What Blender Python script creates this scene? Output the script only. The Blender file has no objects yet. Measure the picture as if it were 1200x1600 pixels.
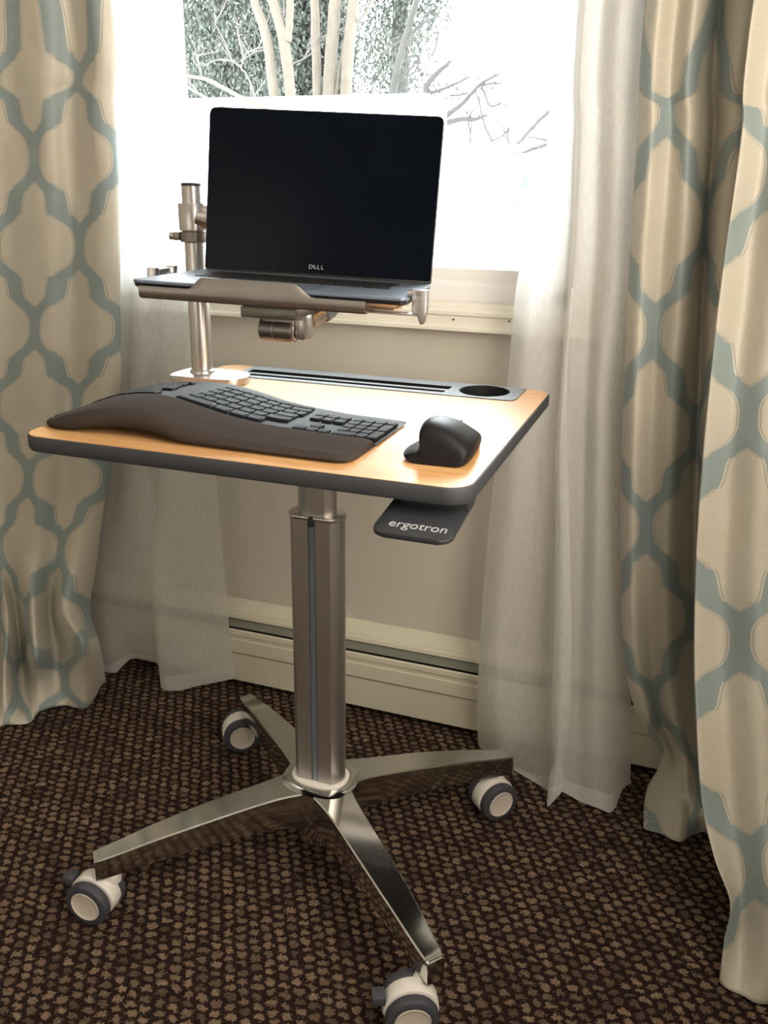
import bpy, bmesh, math, random
from mathutils import Vector, Matrix, noise
from math import sin, cos, pi, radians

random.seed(7)
S = bpy.context.scene
COL = S.collection

# ------------------------------------------------------------------ camera
F_PX = 1346.07
CAM = Vector((0.5116, -1.1504, 1.1197))
YAW, PITCH, ROLL = -0.3366, 0.3504, 0.0162
r0 = Vector((cos(YAW), -sin(YAW), 0))
fwd = Vector((sin(YAW) * cos(PITCH), cos(YAW) * cos(PITCH), -sin(PITCH)))
u0 = r0.cross(fwd)
rgt = cos(ROLL) * r0 + sin(ROLL) * u0
upv = -sin(ROLL) * r0 + cos(ROLL) * u0
cd = bpy.data.cameras.new('camera')
cd.sensor_fit = 'VERTICAL'
cd.sensor_height = 32.0
cd.lens = F_PX / 1600 * 32.0
cd.clip_start = 0.02
cd.clip_end = 300
cam = bpy.data.objects.new('camera', cd)
COL.objects.link(cam)
m3 = Matrix((rgt, upv, -fwd)).transposed()
cam.matrix_world = Matrix.Translation(CAM) @ m3.to_4x4()
S.camera = cam

def at(px, py, Y=None, Z=None):
    """point of the place seen at a pixel, on the plane y = Y or z = Z"""
    v = fwd + (px - 600) / F_PX * rgt - (py - 800) / F_PX * upv
    t = (Y - CAM.y) / v.y if Y is not None else (Z - CAM.z) / v.z
    return CAM + v * t

# ------------------------------------------------------------------ light
S.view_settings.view_transform = 'Standard'
S.view_settings.look = 'None'
S.view_settings.gamma = 1.0
S.view_settings.exposure = 0.0
try:
    S.view_settings.use_curve_mapping = False
except Exception:
    pass
wd = bpy.data.worlds.new('overcast_sky')
S.world = wd
wd.use_nodes = True
bg = wd.node_tree.nodes['Background']
bg.inputs[0].default_value = (0.93, 0.97, 1.0, 1)
bg.inputs[1].default_value = 24.0

def area(name, loc, rot, sx, sy, power, color, portal=False):
    l = bpy.data.lights.new(name, 'AREA')
    l.shape = 'RECTANGLE'; l.size = sx; l.size_y = sy
    l.energy = power; l.color = color
    if portal:
        l.cycles.is_portal = True
    o = bpy.data.objects.new(name, l)
    o.location = loc; o.rotation_euler = rot
    COL.objects.link(o)
    return o
# daylight that comes in by the window of the right-hand wall
area('daylight_side_window', (0.955, -0.74, 1.45), (0, radians(90), 0), 1.1, 1.1, 38.0, (1.0, 0.90, 0.78))
# daylight of the window far behind the camera
area('daylight_rear_window', (-0.9, -2.93, 1.45), (radians(90), 0, 0), 1.2, 1.1, 6.0, (1.0, 0.92, 0.84))

# ------------------------------------------------------------------ node helpers
class N:
    """tiny expression builder over a node tree"""
    def __init__(s, nt): s.nt = nt
    def node(s, t, **kw):
        n = s.nt.nodes.new(t)
        for k, v in kw.items(): setattr(n, k, v)
        return n
    def put(s, sock, v):
        if isinstance(v, bpy.types.NodeSocket): s.nt.links.new(v, sock)
        else: sock.default_value = v
    def m(s, op, a, b=0.0, c=None, clamp=False):
        n = s.node('ShaderNodeMath', operation=op); n.use_clamp = clamp
        s.put(n.inputs[0], a); s.put(n.inputs[1], b)
        if c is not None: s.put(n.inputs[2], c)
        return n.outputs[0]
    def mix(s, f, a, b):
        n = s.node('ShaderNodeMix', data_type='RGBA')
        s.put(n.inputs[0], f); s.put(n.inputs[6], a); s.put(n.inputs[7], b)
        return n.outputs[2]
    def sstep(s, x, a, b, lo=0.0, hi=1.0):
        n = s.node('ShaderNodeMapRange', interpolation_type='SMOOTHSTEP')
        s.put(n.inputs[0], x); s.put(n.inputs[1], a); s.put(n.inputs[2], b)
        s.put(n.inputs[3], lo); s.put(n.inputs[4], hi)
        return n.outputs[0]
    def noise(s, vec, scale, detail=3.0, rough=0.5):
        n = s.node('ShaderNodeTexNoise')
        if vec is not None: s.put(n.inputs['Vector'], vec)
        n.inputs['Scale'].default_value = scale
        n.inputs['Detail'].default_value = detail
        n.inputs['Roughness'].default_value = rough
        return n
    def bump(s, h, strength, dist=0.001):
        n = s.node('ShaderNodeBump')
        n.inputs['Strength'].default_value = strength
        n.inputs['Distance'].default_value = dist
        s.put(n.inputs['Height'], h)
        return n.outputs[0]

def rgb(r, g, b):
    def l(c):
        c /= 255.0
        return c / 12.92 if c <= 0.04045 else ((c + 0.055) / 1.055) ** 2.4
    return (l(r), l(g), l(b), 1)

def mat(name, col, rough=0.5, metal=0.0, bump=None, noise_amt=0.0, nscale=40, coat=0.0, spec=0.5, sheen=0.0):
    M = bpy.data.materials.new(name); M.use_nodes = True
    nt = M.node_tree; b = nt.nodes['Principled BSDF']; k = N(nt)
    b.inputs['Roughness'].default_value = rough
    b.inputs['Metallic'].default_value = metal
    b.inputs['Specular IOR Level'].default_value = spec
    b.inputs['Coat Weight'].default_value = coat
    b.inputs['Coat Roughness'].default_value = 0.1
    b.inputs['Sheen Weight'].default_value = sheen
    tc = k.node('ShaderNodeTexCoord').outputs['Object']
    n = k.noise(tc, nscale, 3)
    a = noise_amt
    c2 = tuple(min(1, c * (1 + a)) for c in col[:3]) + (1,)
    c1 = tuple(c * (1 - a) for c in col[:3]) + (1,)
    k.put(b.inputs['Base Color'], k.mix(n.outputs[0], c1, c2))
    if bump:
        s, sc = bump
        nb = k.noise(tc, sc, 4)
        k.put(b.inputs['Normal'], k.bump(nb.outputs[0], s, 0.002))
    return M

M = {}
M['wall'] = mat('painted_wall', rgb(196, 190, 176), 0.75, bump=(0.05, 90), noise_amt=0.02, nscale=4)
M['ceiling'] = mat('ceiling_paint', rgb(225, 222, 214), 0.9, noise_amt=0.02)
M['trim'] = mat('trim_paint', rgb(232, 228, 214), 0.35, noise_amt=0.02, nscale=9)
M['vinyl'] = mat('window_vinyl', rgb(236, 234, 232), 0.3, noise_amt=0.01)
M['heater'] = mat('heater_enamel', rgb(208, 203, 182), 0.38, noise_amt=0.04, nscale=6)
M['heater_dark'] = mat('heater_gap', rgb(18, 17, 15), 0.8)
M['heater_damper'] = mat('heater_damper', rgb(120, 122, 110), 0.45)
M['alu'] = mat('brushed_aluminium', rgb(190, 184, 180), 0.44, 1.0, noise_amt=0.03, nscale=300)
M['highlight_and_seam'] = mat('groove_highlight_and_seam', rgb(150, 162, 172), 0.42, 0.8)  # pale blue: highlight in the column groove, and the upper column's seams
M['alu_tray'] = mat('tray_aluminium', rgb(150, 143, 138), 0.42, 1.0, noise_amt=0.04, nscale=300)
M['alu_arm'] = mat('arm_aluminium', rgb(208, 202, 200), 0.3, 1.0, noise_amt=0.02, nscale=200)
M['chrome'] = mat('polished_aluminium', rgb(205, 205, 202), 0.10, 1.0, bump=(0.01, 12), noise_amt=0.03, nscale=25)
M['white_plastic'] = mat('white_plastic', rgb(226, 220, 212), 0.4, noise_amt=0.02)
M['cap_plastic'] = mat('hub_cap_plastic', rgb(216, 206, 192), 0.35, noise_amt=0.02)
M['tyre'] = mat('grey_tyre', rgb(66, 66, 74), 0.6, noise_amt=0.08)
M['edge'] = mat('desk_edge_band', rgb(56, 58, 62), 0.55, bump=(0.35, 900), noise_amt=0.1, nscale=300)
M['grey_plastic'] = mat('grey_tray_plastic', rgb(122, 130, 138), 0.4, noise_amt=0.03, nscale=60)
M['black_rubber'] = mat('black_rubber', rgb(20, 20, 22), 0.75, spec=.25, noise_amt=0.15, nscale=200)
M['paddle'] = mat('charcoal_plastic', rgb(44, 46, 50), 0.45, bump=(0.1, 700), noise_amt=0.05)
M['letter'] = mat('pale_print', rgb(165, 168, 170), 0.5)
M['key'] = mat('key_plastic', rgb(30, 31, 35), 0.6, spec=.14, noise_amt=0.06, nscale=120)
M['kbody'] = mat('keyboard_plastic', rgb(22, 22, 25), 0.55, spec=.16, noise_amt=0.05, nscale=80)
M['palm'] = mat('palm_fabric', rgb(62, 55, 51), 0.95, bump=(0.3, 1400), noise_amt=0.25, nscale=900, sheen=0.0, spec=.1)
M['mouse'] = mat('mouse_rubber', rgb(22, 22, 24), 0.5, spec=.2, noise_amt=0.08, nscale=60)
M['laptop'] = mat('laptop_metal', rgb(112, 122, 136), 0.40, 0.6, noise_amt=0.03, nscale=200)
M['lap_black'] = mat('laptop_carbon', rgb(12, 12, 14), 0.45, noise_amt=0.1)
M['lap_key'] = mat('laptop_keys', rgb(14, 14, 16), 0.5, noise_amt=0.1)
M['screen'] = mat('screen_glass', rgb(1, 5, 13), 0.2, spec=0.12, noise_amt=0.0)
M['logo'] = mat('logo_print', rgb(150, 152, 156), 0.4)
M['blown_white'] = mat('blown_white_ground', rgb(240, 242, 245), 0.9, bump=(0.3, 2), noise_amt=0.02)  # near-white so that the ground burns out under the sky
M['siding'] = mat('white_siding', rgb(240, 242, 245), 0.7, noise_amt=0.01)
M['roof'] = mat('blown_white_roof', rgb(236, 238, 242), 0.9, noise_amt=0.03)  # near-white roofs that burn out with the ground
M['slat'] = mat('grey_vent_slat', rgb(58, 62, 70), 0.7)
M['bark'] = mat('pale_bark', rgb(60, 53, 44), 0.9, bump=(0.6, 12), noise_amt=0.35, nscale=14)
M['twig'] = mat('grey_twigs', rgb(56, 52, 48), 0.9, noise_amt=0.2)
M['bark_dark'] = mat('dark_bark', rgb(30, 28, 25), 0.9, noise_amt=0.3, nscale=6)  # darkened to keep thin branches visible against the bright sky
M['leaf'] = mat('evergreen_leaf', rgb(38, 44, 37), 0.8, noise_amt=0.5, nscale=3)

# wood
def wood():
    W = bpy.data.materials.new('maple_laminate'); W.use_nodes = True
    nt = W.node_tree; b = nt.nodes['Principled BSDF']; k = N(nt)
    tc = k.node('ShaderNodeTexCoord').outputs['Object']
    mp = k.node('ShaderNodeMapping'); k.put(mp.inputs[0], tc); mp.inputs['Scale'].default_value = (2.2, 26, 4)
    n = k.noise(mp.outputs[0], 3.0, 6, 0.6)
    n2 = k.noise(tc, 260, 2)
    f = k.m('ADD', k.m('MULTIPLY', n.outputs[0], 0.85), k.m('MULTIPLY', n2.outputs[0], 0.15))
    k.put(b.inputs['Base Color'], k.mix(k.sstep(f, 0.3, 0.7), rgb(202, 150, 96), rgb(222, 174, 120)))
    b.inputs['Roughness'].default_value = 0.36
    b.inputs['Specular IOR Level'].default_value = 0.6
    k.put(b.inputs['Normal'], k.bump(n2.outputs[0], 0.03, 0.001))
    return W
M['wood'] = wood()

# carpet: staggered loop tufts on a dark ground
def carpet():
    W = bpy.data.materials.new('loop_carpet'); W.use_nodes = True
    nt = W.node_tree; b = nt.nodes['Principled BSDF']; k = N(nt)
    tc = k.node('ShaderNodeTexCoord').outputs['Object']
    n1 = k.noise(tc, 45, 2); n2 = k.noise(tc, 230, 2)
    off = k.node('ShaderNodeVectorMath', operation='SUBTRACT'); k.put(off.inputs[0], n1.outputs['Color']); off.inputs[1].default_value = (.5, .5, .5)
    off2 = k.node('ShaderNodeVectorMath', operation='SUBTRACT'); k.put(off2.inputs[0], n2.outputs['Color']); off2.inputs[1].default_value = (.5, .5, .5)
    s1 = k.node('ShaderNodeVectorMath', operation='SCALE'); k.put(s1.inputs[0], off.outputs[0]); s1.inputs[3].default_value = 0.015
    s2 = k.node('ShaderNodeVectorMath', operation='SCALE'); k.put(s2.inputs[0], off2.outputs[0]); s2.inputs[3].default_value = 0.015
    ad = k.node('ShaderNodeVectorMath', operation='ADD'); k.put(ad.inputs[0], tc); k.put(ad.inputs[1], s1.outputs[0])
    ad2 = k.node('ShaderNodeVectorMath', operation='ADD'); k.put(ad2.inputs[0], ad.outputs[0]); k.put(ad2.inputs[1], s2.outputs[0])
    sp = k.node('ShaderNodeSeparateXYZ'); k.put(sp.inputs[0], ad2.outputs[0])
    x = k.m('DIVIDE', sp.outputs[0], 0.0235); y = k.m('DIVIDE', sp.outputs[1], 0.0150)
    row = k.m('FLOOR', y)
    xs = k.m('ADD', x, k.m('MULTIPLY', row, 0.37))
    fx = k.m('SUBTRACT', k.m('FRACT', xs), 0.5); fy = k.m('SUBTRACT', k.m('FRACT', y), 0.5)
    d = k.m('SQRT', k.m('ADD', k.m('POWER', k.m('MULTIPLY', fx, 1.1), 2.0), k.m('POWER', k.m('MULTIPLY', fy, 0.98), 2.0)))
    tuft = k.sstep(d, 0.50, 0.34)
    wn = k.node('ShaderNodeTexWhiteNoise', noise_dimensions='2D')
    cv = k.node('ShaderNodeCombineXYZ'); k.put(cv.inputs[0], k.m('FLOOR', xs)); k.put(cv.inputs[1], row)
    k.put(wn.inputs['Vector'], cv.outputs[0])
    tc1 = k.mix(wn.outputs[0], rgb(88, 71, 60), rgb(144, 122, 101))
    n3 = k.noise(tc, 420, 2)
    tc2 = k.mix(k.sstep(n3.outputs[0], .35, .65), k.mix(0.45, tc1, rgb(60, 44, 36)), tc1)
    gnd = k.mix(n1.outputs[0], rgb(34, 22, 22), rgb(54, 36, 32))
    k.put(b.inputs['Base Color'], k.mix(tuft, gnd, tc2))
    b.inputs['Roughness'].default_value = 0.95
    b.inputs['Specular IOR Level'].default_value = 0.1
    h = k.m('ADD', k.m('MULTIPLY', tuft, 1.0), k.m('MULTIPLY', n3.outputs[0], 0.5))
    k.put(b.inputs['Normal'], k.bump(h, 1.0, 0.007))
    return W
M['carpet'] = carpet()

# patterned satin drape: ogee trellis with a stepped notch, laid out in cloth coordinates (metres)
def drape_mat(name, ou, ov):
    W = bpy.data.materials.new(name); W.use_nodes = True
    nt = W.node_tree; b = nt.nodes['Principled BSDF']; k = N(nt)
    uv = k.node('ShaderNodeUVMap'); uv.uv_map = 'cloth'
    sp = k.node('ShaderNodeSeparateXYZ'); k.put(sp.inputs[0], uv.outputs[0])
    HW, HP = 0.115, 0.172
    u = k.m('PINGPONG', k.m('DIVIDE', k.m('ADD', sp.outputs[0], ou), HW), 1.0)
    v = k.m('PINGPONG', k.m('DIVIDE', k.m('ADD', sp.outputs[1], ov), HP), 1.0)
    cu = k.node('ShaderNodeFloatCurve')
    c = cu.mapping.curves[0]
    half = [(0, 0), (0.11, 0.012), (0.19, 0.06), (0.255, 0.16), (0.315, 0.31), (0.355, 0.375), (0.365, 0.44), (0.42, 0.475)]
    pts = half + [(0.5, 0.5)] + [(1 - x_, 1 - y_) for x_, y_ in half[::-1]]
    c.points[0].location = pts[0]; c.points[1].location = pts[-1]
    for p in pts[1:-1]: c.points.new(*p)
    for p in c.points: p.handle_type = 'VECTOR' if .33 < p.location[0] < .67 else 'AUTO'
    cu.mapping.update()
    k.put(cu.inputs['Value'], v)
    d = k.m('ABSOLUTE', k.m('SUBTRACT', u, cu.outputs[0]))
    wv = k.m('ABSOLUTE', k.m('SUBTRACT', v, 0.5))
    width = k.sstep(wv, 0.45, 0.2, 0.14, 0.185)
    band = k.m('LESS_THAN', d, width)
    line = k.m('LESS_THAN', k.m('ABSOLUTE', k.m('SUBTRACT', d, k.m('ADD', width, 0.035))), 0.010)
    # slub weave
    mp = k.node('ShaderNodeMapping'); k.put(mp.inputs[0], uv.outputs[0]); mp.inputs['Scale'].default_value = (30, 900, 1)
    sl = k.noise(mp.outputs[0], 1.0, 3)
    cream = k.mix(sl.outputs[0], rgb(188, 180, 162), rgb(208, 201, 184))
    teal = k.mix(sl.outputs[0], rgb(134, 148, 147), rgb(152, 164, 161))
    col = k.mix(band, cream, teal)
    col = k.mix(k.m('MULTIPLY', line, 0.55), col, rgb(120, 124, 112))
    k.put(b.inputs['Base Color'], col)
    k.put(b.inputs['Roughness'], k.sstep(band, 0, 1, 0.42, 0.5))
    b.inputs['Sheen Weight'].default_value = 0.2
    b.inputs['Anisotropic'].default_value = 0.4
    wr = k.noise(uv.outputs[0], 9.0, 3)
    h = k.m('ADD', k.m('ADD', k.m('MULTIPLY', sl.outputs[0], 0.1), k.m('MULTIPLY', band, 0.25)), k.m('MULTIPLY', wr.outputs[0], 2.2))
    k.put(b.inputs['Normal'], k.bump(h, 0.5, 0.004))
    # a little daylight passes the cloth
    tr = k.node('ShaderNodeBsdfTranslucent'); k.put(tr.inputs[0], col)
    mx = k.node('ShaderNodeMixShader'); mx.inputs[0].default_value = 0.10
    nt.links.new(b.outputs[0], mx.inputs[1]); nt.links.new(tr.outputs[0], mx.inputs[2])
    nt.links.new(mx.outputs[0], nt.nodes['Material Output'].inputs[0])
    return W

def sheer_mat():
    W = bpy.data.materials.new('sheer_voile'); W.use_nodes = True
    nt = W.node_tree; k = N(nt)
    nt.nodes.remove(nt.nodes['Principled BSDF'])
    uv = k.node('ShaderNodeUVMap'); uv.uv_map = 'cloth'
    sp = k.node('ShaderNodeSeparateXYZ'); k.put(sp.inputs[0], uv.outputs[0])
    mp = k.node('ShaderNodeMapping'); k.put(mp.inputs[0], uv.outputs[0]); mp.inputs['Scale'].default_value = (300, 40, 1)
    sl = k.noise(mp.outputs[0], 1.0, 3)
    hem = k.m('LESS_THAN', sp.outputs[1], 0.032)
    col = (0.90, 0.89, 0.87, 1)
    di = k.node('ShaderNodeBsdfDiffuse'); di.inputs[0].default_value = col
    tl = k.node('ShaderNodeBsdfTranslucent'); tl.inputs[0].default_value = col
    tp = k.node('ShaderNodeBsdfTransparent')
    wr = k.noise(uv.outputs[0], 14.0, 3)
    bp = k.bump(wr.outputs[0], 0.35, 0.006)
    k.put(di.inputs['Normal'], bp)
    m1 = k.node('ShaderNodeMixShader'); m1.inputs[0].default_value = 0.6
    nt.links.new(di.outputs[0], m1.inputs[1]); nt.links.new(tl.outputs[0], m1.inputs[2])
    m2 = k.node('ShaderNodeMixShader')
    # share of open weave; denser where the cloth is seen at a slant
    lw = k.node('ShaderNodeLayerWeight'); lw.inputs[0].default_value = 0.3
    op = k.m('ADD', k.m('SUBTRACT', 0.29, k.m('MULTIPLY', lw.outputs['Facing'], 0.22)), k.m('MULTIPLY', k.m('SUBTRACT', sl.outputs[0], 0.5), 0.25))
    op = k.m('MULTIPLY', op, k.m('SUBTRACT', 1.0, k.m('MULTIPLY', hem, 0.75)), clamp=True)
    k.put(m2.inputs[0], op)
    nt.links.new(m1.outputs[0], m2.inputs[1]); nt.links.new(tp.outputs[0], m2.inputs[2])
    nt.links.new(m2.outputs[0], nt.nodes['Material Output'].inputs[0])
    return W
M['sheer'] = sheer_mat()

def glass_mat():
    W = bpy.data.materials.new('window_glass'); W.use_nodes = True
    nt = W.node_tree; k = N(nt); nt.nodes.remove(nt.nodes['Principled BSDF'])
    tp = k.node('ShaderNodeBsdfTransparent'); tp.inputs[0].default_value = (0.96, 0.98, 0.97, 1)
    gl = k.node('ShaderNodeBsdfGlossy'); gl.inputs['Roughness'].default_value = 0.02
    fr = k.node('ShaderNodeFresnel'); fr.inputs[0].default_value = 1.45
    mx = k.node('ShaderNodeMixShader'); k.put(mx.inputs[0], fr.outputs[0])
    nt.links.new(tp.outputs[0], mx.inputs[1]); nt.links.new(gl.outputs[0], mx.inputs[2])
    nt.links.new(mx.outputs[0], nt.nodes['Material Output'].inputs[0])
    return W
M['glass'] = glass_mat()

# ------------------------------------------------------------------ mesh helpers
def obj(name, bm, m, parent=None, smooth=True, angle=35):
    me = bpy.data.meshes.new(name)
    bmesh.ops.recalc_face_normals(bm, faces=bm.faces) if smooth is not None else None
    bm.to_mesh(me); bm.free()
    if isinstance(m, (list, tuple)):
        for x in m: me.materials.append(x)
    else: me.materials.append(m)
    if smooth:
        for p in me.polygons: p.use_smooth = True
        me.set_sharp_from_angle(angle=radians(angle))
    o = bpy.data.objects.new(name, me)
    COL.objects.link(o)
    if parent is not None: o.parent = parent
    return o

def thing(name, label, cat, loc=(0, 0, 0), rot=(0, 0, 0), group=None):
    o = bpy.data.objects.new(name, None); COL.objects.link(o)
    o.empty_display_size = 0.05
    o.location = loc; o.rotation_euler = rot
    tag(o, label, cat, group)
    return o
def tag(o, label, cat, group=None):
    o['label'] = label; o['category'] = cat
    if group: o['group'] = group
    return o
def struct(name, bm, m, parent=None, **k):
    o = obj(name, bm, m, parent, **k)
    if parent is None: o['kind'] = 'structure'
    return o

def box(bm, x0, x1, y0, y1, z0, z1, bev=0.0, seg=2, M4=None):
    r = bmesh.ops.create_cube(bm, size=1)
    vs = r['verts']
    for v in vs:
        v.co = Vector(((x0 + x1) / 2 + v.co.x * (x1 - x0), (y0 + y1) / 2 + v.co.y * (y1 - y0), (z0 + z1) / 2 + v.co.z * (z1 - z0)))
    if bev > 0:
        es = list({e for v in vs for e in v.link_edges})
        g = bmesh.ops.bevel(bm, geom=es, offset=bev, segments=seg, profile=0.5, affect='EDGES')
        vs = list({v for f in g['faces'] for v in f.verts} | {v for v in vs if v.is_valid})
    if M4 is not None: bmesh.ops.transform(bm, matrix=M4, verts=[v for v in vs if v.is_valid])
    return bm
def B(*a, **k): return box(bmesh.new(), *a, **k)

def tube(bm, pts, rad, n=20, cap=True):
    """round tube through points; rad is one radius or one per point"""
    pts = [Vector(p) for p in pts]
    if not isinstance(rad, (list, tuple)): rad = [rad] * len(pts)
    rings = []; prev = None
    for i, p in enumerate(pts):
        t = (pts[min(i + 1, len(pts) - 1)] - pts[max(i - 1, 0)]).normalized()
        if prev is None: a = t.orthogonal().normalized()
        else:
            a = prev - t * prev.dot(t)
            a = a.normalized() if a.length > 1e-5 else t.orthogonal().normalized()
        prev = a; b = t.cross(a)
        rings.append([bm.verts.new(p + (a * cos(2 * pi * j / n) + b * sin(2 * pi * j / n)) * rad[i]) for j in range(n)])
    for i in range(len(rings) - 1):
        for j in range(n):
            bm.faces.new((rings[i][j], rings[i][(j + 1) % n], rings[i + 1][(j + 1) % n], rings[i + 1][j]))
    if cap:
        bm.faces.new(rings[0][::-1]); bm.faces.new(rings[-1])
    return bm

def lathe(bm, prof, n=40, M4=None):
    """profile of (radius, height) turned about z"""
    rings = []
    new = []
    for r, z in prof:
        if r < 1e-6: rings.append([bm.verts.new((0, 0, z))])
        else: rings.append([bm.verts.new((r * cos(2 * pi * j / n), r * sin(2 * pi * j / n), z)) for j in range(n)])
        new += rings[-1]
    for a, b in zip(rings, rings[1:]):
        for j in range(n):
            if len(a) == 1: bm.faces.new((a[0], b[j], b[(j + 1) % n]))
            elif len(b) == 1: bm.faces.new((a[j], a[(j + 1) % n], b[0]))
            else: bm.faces.new((a[j], a[(j + 1) % n], b[(j + 1) % n], b[j]))
    if M4 is not None: bmesh.ops.transform(bm, matrix=M4, verts=new)
    return bm

def prism(bm, poly, z0, z1, bev=0.0, seg=2, M4=None):
    """closed 2D outline extruded in z, rims bevelled"""
    bv = [bm.verts.new((x, y, z0)) for x, y in poly]
    tv = [bm.verts.new((x, y, z1)) for x, y in poly]
    n = len(poly)
    fb = bm.faces.new(bv[::-1]); ft = bm.faces.new(tv)
    for i in range(n): bm.faces.new((bv[i], bv[(i + 1) % n], tv[(i + 1) % n], tv[i]))
    vs = bv + tv
    if bev > 0:
        es = list(fb.edges) + list(ft.edges)
        g = bmesh.ops.bevel(bm, geom=es, offset=bev, segments=seg, profile=0.5, affect='EDGES')
        vs = list(set(v for f in g['faces'] for v in f.verts) | set(v for v in vs if v.is_valid))
    if M4 is not None: bmesh.ops.transform(bm, matrix=M4, verts=[v for v in vs if v.is_valid])
    return bm

def rrect(x0, x1, y0, y1, r, seg=6):
    rr = r if isinstance(r, (list, tuple)) else [r] * 4   # order: BL, BR, TR, TL
    out = []
    for (cx, cy, a0, q) in ((x0, y0, 180, rr[0]), (x1, y0, 270, rr[1]), (x1, y1, 0, rr[2]), (x0, y1, 90, rr[3])):
        sx = 1 if cx == x0 else -1; sy = 1 if cy == y0 else -1
        if q <= 0: out.append((cx, cy)); continue
        for i in range(seg + 1):
            a = radians(a0 + 90 * i / seg)
            out.append((cx + sx * q + q * cos(a), cy + sy * q + q * sin(a)))
    return out

def loft(bm, rings, close=True, cap=True):
    R = [[bm.verts.new(p) for p in r] for r in rings]
    n = len(R[0])
    for a, b in zip(R, R[1:]):
        for j in range(n if close else n - 1):
            bm.faces.new((a[j], a[(j + 1) % n], b[(j + 1) % n], b[j]))
    if cap and close:
        bm.faces.new(R[0][::-1]); bm.faces.new(R[-1])
    return bm

def interp(tab, x):
    """smooth (Catmull-Rom) interpolation in a table of (x, y)"""
    if x <= tab[0][0]: return tab[0][1]
    if x >= tab[-1][0]: return tab[-1][1]
    for i in range(len(tab) - 1):
        if tab[i][0] <= x <= tab[i + 1][0]:
            x0, y0 = tab[i]; x1, y1 = tab[i + 1]
            xm, ym = tab[i - 1] if i else (2 * x0 - x1, y0)
            xp, yp = tab[i + 2] if i + 2 < len(tab) else (2 * x1 - x0, y1)
            m0 = (y1 - ym) / (x1 - xm); m1 = (yp - y0) / (xp - x0)
            h = x1 - x0; t = (x - x0) / h
            return ((2*t**3 - 3*t**2 + 1) * y0 + (t**3 - 2*t**2 + t) * h * m0 + (-2*t**3 + 3*t**2) * y1 + (t**3 - t**2) * h * m1)

def cr(p0, p1, p2, p3, t):
    return 0.5 * ((2 * p1) + (-p0 + p2) * t + (2*p0 - 5*p1 + 4*p2 - p3) * t*t + (-p0 + 3*p1 - 3*p2 + p3) * t**3)

def cloth(name, rows, m, parent=None, nu=10, nv=10, wrinkle=0.003, thick=0.0008, wscale=9, top=2.26):
    """cloth surface through a grid of 3D control points (rows from top to hem)"""
    first = rows[0]
    rows = [[Vector((p.x, p.y, top)) for p in first]] + rows
    R, C = len(rows), len(rows[0])
    def P(i, j):
        i = max(0, min(R - 1, i)); j = max(0, min(C - 1, j)); return rows[i][j]
    ref = rows[len(rows) // 3 + 1]
    cu = [0.0]
    for a, b in zip(ref, ref[1:]): cu.append(cu[-1] + (b - a).length)
    hz = [0.0] * R
    for i in range(R - 2, -1, -1):
        hz[i] = hz[i + 1] + sum((rows[i][j] - rows[i + 1][j]).length for j in range(C)) / C
    bm = bmesh.new(); uvl = bm.loops.layers.uv.new('cloth')
    G = []; UV = {}
    subs = []
    for i in range(R - 1):
        k = nv * 2 if i == 0 else nv
        subs += [(i, a / k) for a in range(k)]
    subs.append((R - 2, 1.0))
    for (i, t) in subs:
        line = []
        for jj in range((C - 1) * nu + 1):
            j = min(jj // nu, C - 2); s = jj / nu - j
            q = [cr(P(i + d, j - 1), P(i + d, j), P(i + d, j + 1), P(i + d, j + 2), s) for d in (-1, 0, 1, 2)]
            if i == 0: p = q[1].lerp(q[2], t)
            elif i == R - 2: p = cr(q[0], q[1], q[2], q[2] + (q[2] - q[1]) * 0.6, t)
            else: p = cr(*q, t)
            uu = cu[j] + (cu[j + 1] - cu[j]) * s
            vv = hz[i] + (hz[i + 1] - hz[i]) * t
            w = noise.noise(Vector((uu * wscale, vv * wscale * 0.6, 3.1))) + 0.5 * noise.noise(Vector((uu * 26, vv * 14, 9.0)))
            p = p + Vector((0.15, -1, 0)) * w * wrinkle
            if p.z < 0.004: p.z = 0.004 + 0.001 * random.random()
            v = bm.verts.new(p); UV[v] = (uu, vv); line.append(v)
        G.append(line)
    for a, b in zip(G, G[1:]):
        for j in range(len(a) - 1):
            f = bm.faces.new((a[j], a[j + 1], b[j + 1], b[j]))
            for l in f.loops: l[uvl].uv = UV[l.vert]
    o = obj(name, bm, m, parent, angle=180)
    if thick:
        md = o.modifiers.new('thickness', 'SOLIDIFY'); md.thickness = thick; md.offset = 0
    return o

def grid_rows(spec):
    """spec: rows of (px, py, Y); Y None means the point lies on the floor"""
    out = []
    for r in spec:
        out.append([at(p[0], p[1], Z=0.006) if p[2] is None else at(p[0], p[1], Y=p[2]) for p in r])
    return out
def row(py, xs, ys): return [(x, py, y) for x, y in zip(xs, ys)]

# ------------------------------------------------------------------ room shell
WY = 0.50          # inner face of the window wall
XL, XR, YB, HC = -1.75, 0.96, -2.95, 2.44
OX0, OX1, OZ0, OZ1 = -0.76, 0.30, 0.925, 2.15   # opening of window 1
struct('floor', B(XL, XR, YB, WY + 0.02, -0.05, 0.0), M['carpet'], smooth=False)
struct('ceiling', B(XL, XR, YB, WY, HC, HC + 0.08), M['ceiling'], smooth=False)
bm = bmesh.new()
for a in ((XL - .1, OX0, WY, WY + .16, 0, HC), (OX1, XR + .1, WY, WY + .16, 0, HC), (OX0, OX1, WY, WY + .16, 0, OZ0), (OX0, OX1, WY, WY + .16, OZ1, HC)):
    box(bm, *a)
struct('wall_front', bm, M['wall'], smooth=False)
struct('wall_left', B(XL - .1, XL, YB - .1, WY, 0, HC), M['wall'], smooth=False)
struct('wall_right', B(XR, XR + .1, YB - .1, WY, 0, HC), M['wall'], smooth=False)
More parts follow.
